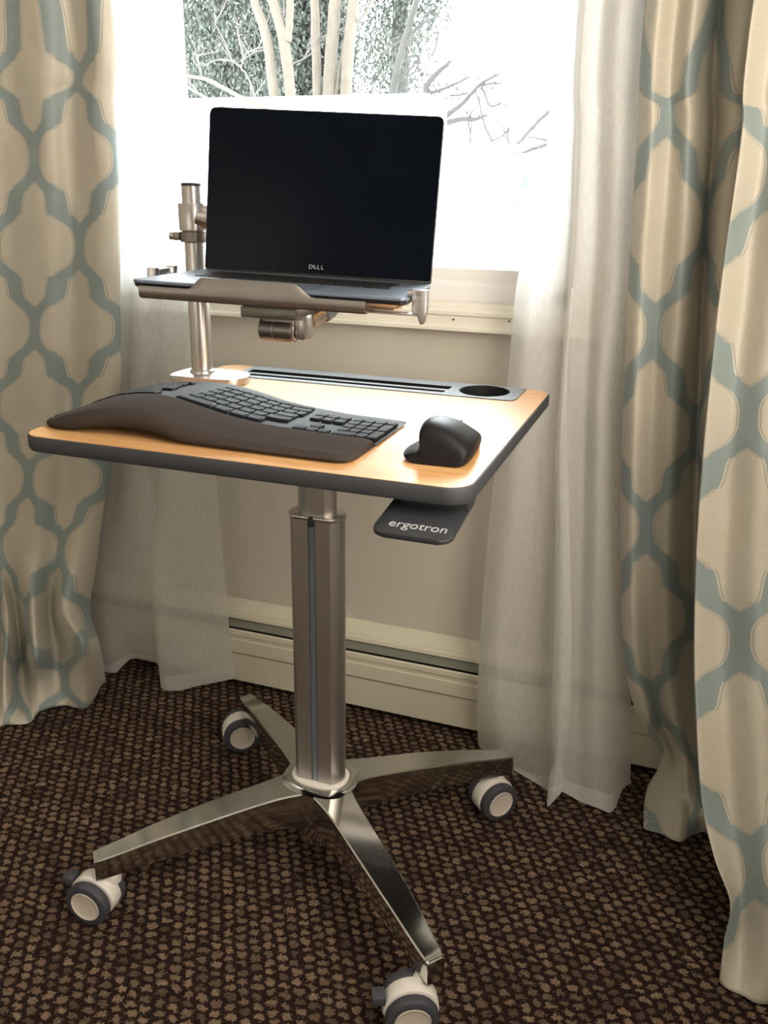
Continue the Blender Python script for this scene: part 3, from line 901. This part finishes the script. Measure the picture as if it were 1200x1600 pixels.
right_rows = [(-.146, [.055, .024, .024, .024, .0]), (-.139, [.019] * 6 + [.036]), (-.134, [.019] * 6 + [.031]),
              (-.131, [.019] * 7 + [.014]), (-.128, [.019] * 6 + [.030]), (-.124, [.020] * 6 + [.019])]
for r_i in range(6):
    y0, y1 = ry[r_i], ry[r_i + 1]
    x = left_rows[r_i][0]
    for w_ in left_rows[r_i][1]:
        place_key(x, x + w_, y0, y1, -.10, -.19 + .0); x += w_; cnt += 1
    x = right_rows[r_i][0]
    for w_ in right_rows[r_i][1]:
        if w_ <= 0: continue
        place_key(x, min(x + w_, .024), y0, y1, .05, -.13); x += w_; cnt += 1
# navigation cluster and number pad
for (c_, r_) in ((1, 1), (0, 0), (1, 0), (2, 0), (0, 3), (1, 3), (2, 3), (0, 4), (1, 4), (2, 4)):
    x = .028 + c_ * .0172; place_key(x, x + .0172, ry[r_] - .001, ry[r_ + 1] - .001, 0, 0); cnt += 1
for r_ in range(5):
    for c_ in range(3):
        if r_ == 0 and c_ == 1: continue
        x = .084 + c_ * .0162
        x1 = x + (.0324 if (r_ == 0 and c_ == 0) else .0162)
        place_key(x, x1, ry[r_] - .001, ry[r_ + 1] - .001, 0, 0); cnt += 1
for (a, b_) in ((0, 2), (2, 4), (4, 5)):
    place_key(.1326, .1486, ry[a] - .001, ry[b_] - .001, 0, 0); cnt += 1
print('keys', cnt)

# ------------------------------------------------------------------ mouse
ms = thing('computer_mouse', 'black sculpted vertical mouse with a thumb wing on the right of the desk top', 'mouse', (.240, -.142, DH + .0008), (0, 0, radians(2)))
bm = bmesh.new()
# cross-section across x (left thumb wing -> ridge -> right flank) at several depths
def msec(y, s, hgt, wing, wid, lean):
    P_ = [(-.022, .000), (-.039 * wing, .0005), (-.0435 * wing, .005), (-.044 * wing, .0095), (-.038 * wing, .0135), (-.0285, .0150), (-.0215, .0215), (-.0195, .0320), (-.0230 + lean, .0430), (-.0225 + lean, .0520), (-.016 + lean, .0580),
          (-.006, .0580), (.009, .0540), (.022, .0450), (.033, .0360), (.0405, .0290), (.0430, .0220), (.0430, .0120), (.041, .003), (.036, .0), (.0, .0)]
    return [Vector((a * wid * .95, y, max(0, b * hgt * .84))) for a, b in P_]
secs = []
for y, hh, wg, wi, ln in ((-.064, .10, .70, .62, 0), (-.0638, .45, .84, .80, 0), (-.0605, .78, .93, .93, 0), (-.052, .95, 1.0, 1.0, 0), (-.038, 1.02, 1.03, 1.03, 0), (-.020, 1.0, 1.03, 1.03, 0), (.002, .93, 1.0, 1.0, 0),
                          (.022, .83, .92, .96, 0), (.040, .70, .80, .90, 0), (.053, .55, .70, .82, 0), (.060, .32, .6, .72, 0), (.062, .10, .55, .55, 0)):
    secs.append(msec(y, 0, hh, wg, wi, ln))
loft(bm, secs)
mo = obj('mouse_body', bm, M['mouse'], ms, angle=180)
md = mo.modifiers.new('smooth', 'SUBSURF'); md.levels = 2; md.render_levels = 2
bm = bmesh.new(); lathe(bm, [(0, -.004), (.011, -.004), (.012, -.003), (.012, .003), (.011, .004), (0, .004)], 28, Matrix.Translation((.004, .046, .019)) @ Matrix.Rotation(pi / 2, 4, 'Y'))
obj('scroll_wheel', bm, M['alu_tray'], ms)
bm = bmesh.new(); tube(bm, [Vector((-.031, -.030, .0100)), Vector((-.031, .000, .0100))], .0030, 10)
obj('thumb_button', bm, M['mouse'], ms)

# ------------------------------------------------------------------ laptop mount
LX = [0.0108, -0.1724, 1.0117, 0.1808, -0.0236, 0.0361, 0.1276]
def eul(y, p, r_):
    return Matrix.Rotation(y, 3, 'Z') @ Matrix.Rotation(p, 3, 'X') @ Matrix.Rotation(r_, 3, 'Y')
LM = Matrix.Translation(LX[:3]) @ eul(*LX[3:6]).to_4x4()
def lw(x, y, z): return LM @ Vector((x, y, z))
PX, PY = -.2731, .136
mount = thing('laptop_mount', 'silver desk-clamped pole and arm carrying a laptop tray', 'monitor arm', (PX, PY, DH))
MO = Vector((PX, PY, DH))
TM = Matrix.Translation(-MO)
bm = bmesh.new()
pp = [(-.040, -.040), (-.012, -.048), (.03, -.049), (.062, -.046), (.082, -.034), (.090, -.014), (.086, .010), (.07, .028), (.045, .036), (.01, .038), (-.026, .036), (-.040, .022)]
pp2 = []
for i in range(len(pp)):
    for q in range(4):
        v = [Vector(pp[(i + d_) % len(pp)]) for d_ in (-1, 0, 1, 2)]
        c_ = cr(v[0], v[1], v[2], v[3], q / 4); pp2.append((c_.x, c_.y))
prism(bm, pp2, .0005, .012, bev=.0015)
obj('clamp_base', bm, M['alu_arm'], mount)
bm = bmesh.new(); box(bm, -.0445, -.040, -.03, .03, -.06, .010, .002); box(bm, -.0445, .02, -.03, .03, -.064, -.058, .002)
tube(bm, [(-.008, 0, -.060), (-.008, 0, -.0225)], .006, 14)
obj('clamp_bracket', bm, M['paddle'], mount)
bm = bmesh.new(); lathe(bm, [(0, .012), (.0215, .012), (.0205, .016), (.0178, .018), (.0175, .31), (.0170, .3115), (0, .3115)], 40)
pole = obj('pole', bm, M['alu_arm'], mount)
bm = bmesh.new(); lathe(bm, [(0, .3115), (.0176, .3115), (.0176, .3145), (.016, .316), (0, .316)], 40)
obj('pole_cap', bm, M['paddle'], pole)
bm = bmesh.new(); lathe(bm, [(.0178, .2435), (.0235, .2435), (.0245, .2445), (.0245, .284), (.0235, .2855), (.0178, .2855)], 40)
box(bm, .014, .034, -.013, .013, .247, .283, .004)
obj('pivot_collar', bm, M['alu_arm'], mount)
bm = bmesh.new(); lathe(bm, [(.0178, .2255), (.0225, .2255), (.0235, .2265), (.0235, .2415), (.0225, .2425), (.0178, .2425)], 40)
box(bm, -.030, -.018, -.020, .0, .228, .241, .002)
cl = obj('clamp_ring', bm, M['alu_tray'], mount)
bm = bmesh.new(); tube(bm, [(-.029, -.012, .2345), (-.038, -.013, .2345)], .0062, 16)
obj('clamp_knob', bm, M['alu_arm'], cl)
# arm links
A0 = Vector((PX + .020, PY - .006, 1.083)); A1 = Vector((-.06, .225, 1.045)); A2 = Vector((.060, .230, 1.030))
J = Vector((-.022, .030, .944))
def rel(*p): return [Vector(q) - MO for q in p]
bm = bmesh.new()
tube(bm, rel(A0 + Vector((-.004, -.014, .002)), A0 + Vector((.01, -.006, -.002)), A0.lerp(A2, .3), A2), [.0095, .0125, .0135, .0135], 24)
obj('upper_arm', bm, M['alu_arm'], mount)
bm = bmesh.new(); lathe(bm, [(0, -.028), (.019, -.028), (.021, -.025), (.021, .025), (.019, .028), (0, .028)], 30, Matrix.Translation(rel(A2)[0]))
obj('elbow_joint', bm, M['alu_arm'], mount)
bm = bmesh.new(); tube(bm, rel(A2 + Vector((0, 0, -.01)), J.lerp(A2, .28), J), [.0125, .0125, .0105], 24)
fa = obj('forearm', bm, M['alu_arm'], mount)
dj = (A2 - J).normalized()
bm = bmesh.new(); tube(bm, rel(J + dj * .028, J + dj * .046), .0138, 24)
obj('swivel_ring', bm, M['grey_plastic'], fa)
# tilt joint under the tray, in the tray's frame (child meshes use world coords minus mount origin)
bm = bmesh.new()
box(bm, -.105, -.016, -.030, .060, .9535, .9705, .003, M4=TM)
obj('tilt_block', bm, M['alu_tray'], mount)
bm = bmesh.new()
box(bm, -.101, -.020, -.026, .056, .970, .979, .001, M4=TM)
obj('tilt_pad', bm, M['black_rubber'], mount)
bm = bmesh.new()
Mx = Matrix.Rotation(pi / 2, 4, 'Y')
box(bm, -.080, -.030, -.012, .014, .935, .958, .003, M4=TM)
lathe(bm, [(0, -.030), (.0165, -.030), (.0175, -.029), (.0175, -.008), (.0168, -.0075), (.0168, -.0065), (.0175, -.006), (.0175, .020), (.0165, .0215), (0, .0215)], 36, TM @ Matrix.Translation((-.054, .0, .9355)) @ Mx)
tj = obj('tilt_joint', bm, M['alu_tray'], mount)
bm = bmesh.new()
lathe(bm, [(0, .0215), (.0135, .0215), (.0135, .0228), (.012, .0236), (0, .0236)], 32, TM @ Matrix.Translation((-.054, .0, .9355)) @ Mx)
obj('joint_disc', bm, M['chrome'], tj)
bm = bmesh.new()
box(bm, -.031, -.014, -.004, .030, .922, .958, .004, M4=TM)
obj('arm_end', bm, M['alu_arm'], mount)
# tray under the laptop
LT = TM @ LM
bm = bmesh.new()
box(bm, -.155, .122, .004, .185, -.0215, -.0185, .001, M4=LT)
tray = obj('laptop_tray', bm, M['alu_tray'], mount)
# front lip: swept profile with raised middle
bm = bmesh.new(); rings = []
for i in range(61):
    x = -.1625 + (.126 + .1625) * i / 60
    t = 0.0
    if x > -.0985 and x < .0618:
        a = min(1, (x + .0985) / .019); b_ = min(1, (.0618 - x) / .026)
        t = a * a * (3 - 2 * a) * b_ * b_ * (3 - 2 * b_)
    zt_ = -.0065 + .0150 * t
    e = min(1, (x + .1625) / .006, (.126 - x) / .003) ; e = math.sqrt(max(0, 1 - (1 - e) ** 2)) * .8 + .2
    prof = [(-.0045, zt_), (-.0065, zt_), (-.0072, zt_ - .001), (-.0075, -.012), (-.0070, -.0175 - .001 * e), (-.004, -.0205 - .001 * e), (.001, -.0222), (.010, -.0225), (.010, -.0190), (.001, -.0190), (-.003, -.0165), (-.0045, -.012)]
    rings.append([LT @ Vector((x, y, z)) for y, z in prof])
loft(bm, rings)
obj('front_lip', bm, M['alu_tray'], tray, angle=50)
# side clips
bm = bmesh.new()
box(bm, .10, .186, .030, .050, -.0235, -.0205, .001, M4=LT)
prism(bm, [(.1785, .0085), (.196, .0085), (.197, -.016), (.194, -.032), (.190, -.033), (.186, -.020), (.1785, -.018)], .026, .052, bev=.001, M4=LT @ Matrix(((1, 0, 0, 0), (0, 0, 1, 0), (0, 1, 0, 0), (0, 0, 0, 1))))
box(bm, .172, .190, .026, .052, .0005, .0080, .001, M4=LT)
obj('side_clip', bm, M['alu_arm'], tray)
bm = bmesh.new()
box(bm, -.194, -.12, .09, .15, -.0235, -.0205, .001, M4=LT)
box(bm, -.194, -.1815, .09, .103, -.022, .009, .001, M4=LT)
box(bm, -.194, -.1835, .10, .165, -.010, .0065, .001, M4=LT)
box(bm, -.194, -.1815, .155, .168, -.022, .009, .001, M4=LT)
obj('side_clip', bm, M['alu_arm'], tray)

# ------------------------------------------------------------------ laptop
lap = thing('laptop', 'open laptop with a black switched-off screen on the raised tray', 'laptop', (0, 0, 0))
lap.matrix_world = LM
Wl, Dl, Hl = .351, .272, .2337
bm = bmesh.new()
prism(bm, rrect(-Wl/2, Wl/2, 0, Dl, .009, 5), -.0035, 0, bev=.0008)
deck = obj('laptop_deck', bm, M['laptop'], lap)
bm = bmesh.new(); rings = []
def rr3(off, z): return [Vector((x, y, z)) for x, y in rrect(-Wl/2 + off, Wl/2 - off, off * .6, Dl - off * .3, .009, 5)]
loft(bm, [rr3(.018, -.0165), rr3(.012, -.0160), rr3(.006, -.0125), rr3(.0030, -.0085)])
obj('laptop_underside', bm, M['alu_arm'], lap)
bm = bmesh.new(); loft(bm, [rr3(.0030, -.0088), rr3(.0013, -.0075), rr3(.0008, -.0034)])
obj('laptop_edge', bm, M['lap_black'], lap)
bm = bmesh.new()
for rr_ in range(6):
    yy = .115 + rr_ * .0185; hh = .0162 if rr_ < 5 else .009
    nk = 14
    for c_ in range(nk):
        if rr_ == 0 and 3 < c_ < 9: continue
        xx = -.137 + c_ * (.274 / nk)
        box(bm, xx + .0012, xx + .274 / nk - .0012, yy, yy + hh, .0, .0011)
    if rr_ == 0: box(bm, -.137 + 4 * .0196, -.137 + 9 * .0196 - .002, yy, yy + hh, 0, .0011)
kb2 = obj('laptop_keyboard', bm, M['lap_key'], lap, smooth=False)
bm = bmesh.new(); prism(bm, rrect(-.055, .055, .014, .098, .003, 3), -.0001, .0003)
obj('touchpad', bm, M['laptop'], lap, smooth=False)
la = LX[6]
LIDM = Matrix.Translation((0, Dl - .010, -.0005)) @ Matrix.Rotation(pi / 2 - la, 4, 'X')   # local x across, y up the lid, z towards the user
bm = bmesh.new()
prism(bm, rrect(-Wl/2, Wl/2, .0, Hl, [.004, .004, .009, .009], 6), -.0060, 0, bev=.001, M4=LIDM)
lid = obj('laptop_lid', bm, M['lap_black'], lap)
bm = bmesh.new()
prism(bm, rrect(-Wl/2 + .0015, Wl/2 - .0015, .004, Hl - .0015, [.003, .003, .007, .007], 6), .0000, .0006, M4=LIDM)
scr = obj('screen', bm, M['screen'], lid, smooth=False)
bm = bmesh.new(); tube(bm, [Vector((-.12, Dl - .006, -.002)), Vector((.12, Dl - .006, -.002))], .0055, 16)
obj('hinge', bm, M['lap_black'], lap)
for i, ch in enumerate('DELL'):
    text_mesh('lettering', ch, .0088, LIDM @ Matrix.Translation((-.0085 + i * .0060, .0135, .0009)) @ Matrix.Rotation(radians(35 if i == 1 else 0), 4, 'Z'), M['logo'], scr, .0001)

# ------------------------------------------------------------------ outside
struct('floor_outside', B(-40, 40, .9, 60, -.62, -.6), M['blown_white'], smooth=False).name = 'blown_white_ground'
bpy.data.objects['blown_white_ground']['kind'] = 'structure'

def branch(bm, p, d, ln, r, depth, n=6):
    """one bare branch with side twigs"""
    pts = [p]; dd = d.normalized(); rad = [r]
    for i in range(6):
        dd = (dd + Vector((random.uniform(-.16, .16), random.uniform(-.12, .12), random.uniform(-.06, .14)))).normalized()
        pts.append(pts[-1] + dd * ln / 6); rad.append(r * (1 - (i + 1) / 7.0))
    tube(bm, pts, rad, n, cap=False)
    if depth > 0:
        for i in range(1, 6):
            for q in range(2):
                if random.random() < .8:
                    a = (dd + Vector((random.uniform(-1, 1), random.uniform(-.5, .5), random.uniform(-.3, 1)))).normalized()
                    branch(bm, pts[i], a, ln * random.uniform(.3, .55), rad[i] * .55, depth - 1, 4)

def pxline(pts, Y, Ys=None): return [at(x, y, Y=(Ys[i] if Ys else Y)) for i, (x, y) in enumerate(pts)]
def stem(bm, pts, Y, wpx):
    P_ = pxline(pts, Y)
    s = (P_[0] - CAM).length / F_PX
    ws = wpx if isinstance(wpx, (list, tuple)) else [wpx] * len(pts)
    # resample for a soft curve
    Q, Rr = [], []
    for i in range(len(P_) - 1):
        g = [P_[max(0, i - 1)], P_[i], P_[i + 1], P_[min(len(P_) - 1, i + 2)]]
        for q in range(5):
            t = q / 5; Q.append(cr(*g, t) + Vector((random.uniform(-.006, .006), 0, 0))); Rr.append((ws[i] + (ws[i + 1] - ws[i]) * t) / 2 * s)
    Q.append(P_[-1]); Rr.append(ws[-1] / 2 * s)
    tube(bm, Q, Rr, 10)
    return Q
GZ = -.6
def tree(label, Y, stems, twigs, cat='tree', m='bark', group=None):
    base = at(stems[0][0][-1][0], 300, Y=Y); base.z = GZ
    t = thing('bare_tree', label, cat, base, group=group)
    Tn = Matrix.Translation(-base)
    for pts, w_ in stems:
        bm = bmesh.new()
        Q = stem(bm, pts, Y, w_)
        # run the stem on down to the ground near the tree's base
        lastr = (w_[-1] if isinstance(w_, (list, tuple)) else w_) / 2 * (Q[-1] - CAM).length / F_PX
        if Q[-1].z < 2.6 and twigs.get('ground', True):
            e = Q[-1]; tube(bm, [e + Vector((0, 0, .02)), e.lerp(base, .5), base], [lastr, lastr * 1.1, lastr * 1.25], 10)
        bm.transform(Tn)
        obj('trunk', bm, M[m], t)
    bm = bmesh.new()
    for pts, w_ in twigs['lines']:
        Q = stem(bm, pts, Y, w_)
        for q in Q[2::3]:
            if random.random() < .7:
                branch(bm, q, Vector((random.uniform(-1, 1), 0, random.uniform(-.3, 1))), random.uniform(.15, .4) * Y / 7, .008 * Y / 7, 1, 4)
    if len(bm.verts):
        bm.transform(Tn); obj('branch', bm, M['twig'] if m == 'bark' else M[m], t)
    else: bm.free()
    return t
tree('pale bare tree outside with forking stems, left of the three thick upright trunks', 8.0,
     [([(388, -40), (397, 0), (418, 68), (431, 172)], [11, 11, 14, 15]),
      ([(415, -40), (425, 0), (443, 58), (456, 172)], [12, 13, 16, 15]),
      ([(450, -40), (453, 0), (452, 40), (449, 64)], [10, 10, 11, 12])],
     {'lines': [([(418, 76), (398, 82), (385, 90), (375, 96)], 2), ([(436, 40), (445, 20), (440, -10)], 2), ([(455, 100), (474, 92), (492, 80)], 1.6)]})
tree('pale bare tree outside with three thick upright trunks above the laptop middle', 8.6,
     [([(490, -40), (492, 0), (494, 90), (496, 172)], [12, 12, 13, 13]),
      ([(528, -40), (524, 0), (518, 80), (512, 172)], [17, 17, 18, 19]),
      ([(560, -40), (553, 0), (545, 80), (539, 172)], [14, 15, 17, 17]),
      ([(548, -20), (541, 50), (530, 110), (522, 172)], [3, 4, 5, 6])],
     {'lines': [([(500, 60), (512, 54), (536, 54)], 1.6), ([(553, 40), (575, 15), (585, -20)], 4)]})
tree('slender grey bare tree outside leaning right above the laptop', 7.6,
     [([(662, -40), (652, 0), (627, 82), (607, 172)], [7, 8, 10, 12]),
      ([(705, 95), (680, 118), (667, 135), (662, 172)], [5, 8, 9, 9])],
     {'lines': [([(629, 80), (650, 45), (676, 28)], [6, 5, 3]), ([(781, 115), (750, 132), (725, 160), (697, 181)], [3, 5, 6, 8]), ([(762, 179), (740, 187), (722, 186), (690, 194)], [4, 6, 7, 8]),
                ([(734, 120), (700, 136), (672, 146)], [3, 4, 6]), ([(620, 122), (636, 114), (641, 112)], 3), ([(783, 160), (765, 165), (752, 132)], 3), ([(770, 222), (755, 190), (748, 150)], [3, 3, 2]),
                ([(785, 130), (765, 131), (748, 133)], [2, 3, 3]), ([(732, 145), (715, 149), (703, 149)], 3), ([(695, 165), (680, 172), (668, 178)], 3), ([(765, 222), (785, 212), (792, 205)], 2.5),
                ([(795, 200), (793, 215), (796, 226)], 2.5), ([(732, 190), (735, 210), (734, 225)], 2.5), ([(685, 50), (680, 75), (674, 88)], 3), ([(657, 90), (648, 112), (636, 118)], 3),
                ([(560, 100), (600, 80), (625, 62)], 2)]}, m='bark_dark')
tree('small bare shrub outside with a slanting broken branch beside the right sheer', 6.0,
     [([(884, 120), (888, 200), (892, 300)], [7, 8, 9])],
     {'lines': [([(808, 226), (820, 213), (834, 197), (884, 150)], [4, 5, 5, 6]), ([(816, 239), (830, 234), (888, 215)], [3, 5, 6])]}, m='bark_dark')
tree('bare white-lit branches outside arching at the left edge of the window glass', 5.6,
     [([(250, 110), (294, 119), (327, 126), (372, 150), (420, 174), (470, 230)], [3, 4, 5, 5, 6, 7])],
     {'lines': [([(260, 120), (297, 138), (320, 152), (345, 166), (380, 190)], 3.6), ([(399, 158), (392, 130), (378, 108), (362, 96), (343, 93), (318, 102)], [3, 2.6, 2.2, 2, 1.6, 1.2]),
                ([(315, 119), (311, 100), (304, 80)], 1.6), ([(362, 96), (352, 66), (338, 40), (335, 10)], [2, 1.6, 1.4, 1]), ([(375, 96), (390, 80), (410, 74)], 1.8)]})

# evergreens: clusters of small leaf blades on a trunk
def evergreen(label, cx, cy, w_, h_, zb, nclu, per, size, dens_x=None):
    base = Vector((cx, cy, GZ))
    t = thing('evergreen_tree', label, 'tree', base, group=None)
    bm = bmesh.new(); tube(bm, [Vector((0, 0, 0)), Vector((0, 0, h_ * .5)), Vector((0, 0, h_))], [.16, .12, .03], 10)
    obj('trunk', bm, M['bark_dark'], t)
    bm = bmesh.new()
    for i in range(nclu):
        z = zb + (h_ - zb) * random.random() ** .9
        fr_ = 1 - .55 * (z - zb) / (h_ - zb)
        a = random.uniform(0, 2 * pi); rr_ = w_ * fr_ * math.sqrt(random.random())
        c = Vector((rr_ * cos(a), rr_ * .7 * sin(a), z))
        for q in range(per):
            p = c + Vector((random.gauss(0, .12), random.gauss(0, .12), random.gauss(0, .16)))
            d1 = Vector((random.uniform(-.7, .7), random.uniform(-.7, .7), random.uniform(-1.4, -.1))).normalized() * size * random.uniform(.6, 1.4)
            d2 = d1.orthogonal().normalized() * size * .22
            d2 = Matrix.Rotation(random.uniform(0, pi), 3, d1.normalized()) @ d2
            try: bm.faces.new([bm.verts.new(p), bm.verts.new(p + d1 * .5 + d2), bm.verts.new(p + d1), bm.verts.new(p + d1 * .5 - d2)])
            except Exception: pass
    f = obj('foliage', bm, M['leaf'], t, smooth=None)
    return t
evergreen('tall dark evergreen outside behind the bare branches, left part of the glass', -5.85, 10.2, 1.2, 6.5, .6, 1300, 46, .075)
evergreen('dark evergreen outside behind the trunk clusters above the laptop', -5.75, 12.7, 1.0, 7.6, .6, 1300, 46, .09)
evergreen('thinner evergreen outside right of the thick trunks, sky showing through', -3.35, 10.2, .62, 6.2, 2.75, 220, 46, .07)

# neighbouring house, and a white block added for the burnt-out view
hs = thing('neighbour_house', 'white clapboard house outside with a grey louvred vent, beside the right sheer', 'house', (-3.6, 14.5, GZ))
bm = bmesh.new()
box(bm, -2.6, 2.1, -.5, 3.0, 0, 2.55)
for i in range(16): box(bm, -2.62, 2.12, -.515, -.5, i * .16, i * .16 + .15)
loft(bm, [[Vector((-2.6, y, 2.5)), Vector((2.1, y, 2.5)), Vector((-.25, y, 2.93))] for y in (-.51, 3.0)])
obj('wall', bm, M['siding'], hs, smooth=False)
bm = bmesh.new(); loft(bm, [[Vector((-2.9, y, 2.5)), Vector((-2.9, y, 2.6)), Vector((-.25, y, 3.0)), Vector((2.4, y, 2.6)), Vector((2.4, y, 2.5)), Vector((-.25, y, 2.9))] for y in (-.52, 3.1)])
obj('roof', bm, M['roof'], hs, smooth=False)
v0 = at(793, 302, Y=13.95); v1 = at(822, 338, Y=13.95)
for i in range(9):
    z = v1.z + (v0.z - v1.z) * i / 8
    bm = bmesh.new(); box(bm, v0.x + 3.6, v1.x + 3.6, -.56, -.515, z - GZ, z - GZ + .024)
    obj('vent_slat', bm, M['slat'], hs, smooth=False)
bm = bmesh.new(); q0 = at(814, 272, Y=13.9); q1 = at(827, 296, Y=13.9)
loft(bm, [[Vector((x_ + 3.6, y, z_ - GZ)) for x_, z_ in ((q0.x, q0.z), (q1.x, q0.z - .05), (q1.x - .02, q1.z), (q0.x + .01, q1.z))] for y in (-.56, -.51)])
obj('gable_window', bm, M['slat'], hs, smooth=False)
sh = thing('added_white_block', 'added blown-out white shed outside, mostly hidden behind the laptop and pole', 'block', (-3.4, 6.3, GZ))  # no known building: added where the view outside burns out white
bm = bmesh.new(); box(bm, -2.0, 1.65, -.2, .5, 0, 2.44)
for i in range(14): box(bm, -2.01, 1.66, -.212, -.2, i * .17, i * .17 + .155)
obj('wall', bm, M['siding'], sh, smooth=False)
bm = bmesh.new(); box(bm, -2.03, 1.68, -.22, .52, 2.44, 2.50)
obj('roof', bm, M['roof'], sh, smooth=False)
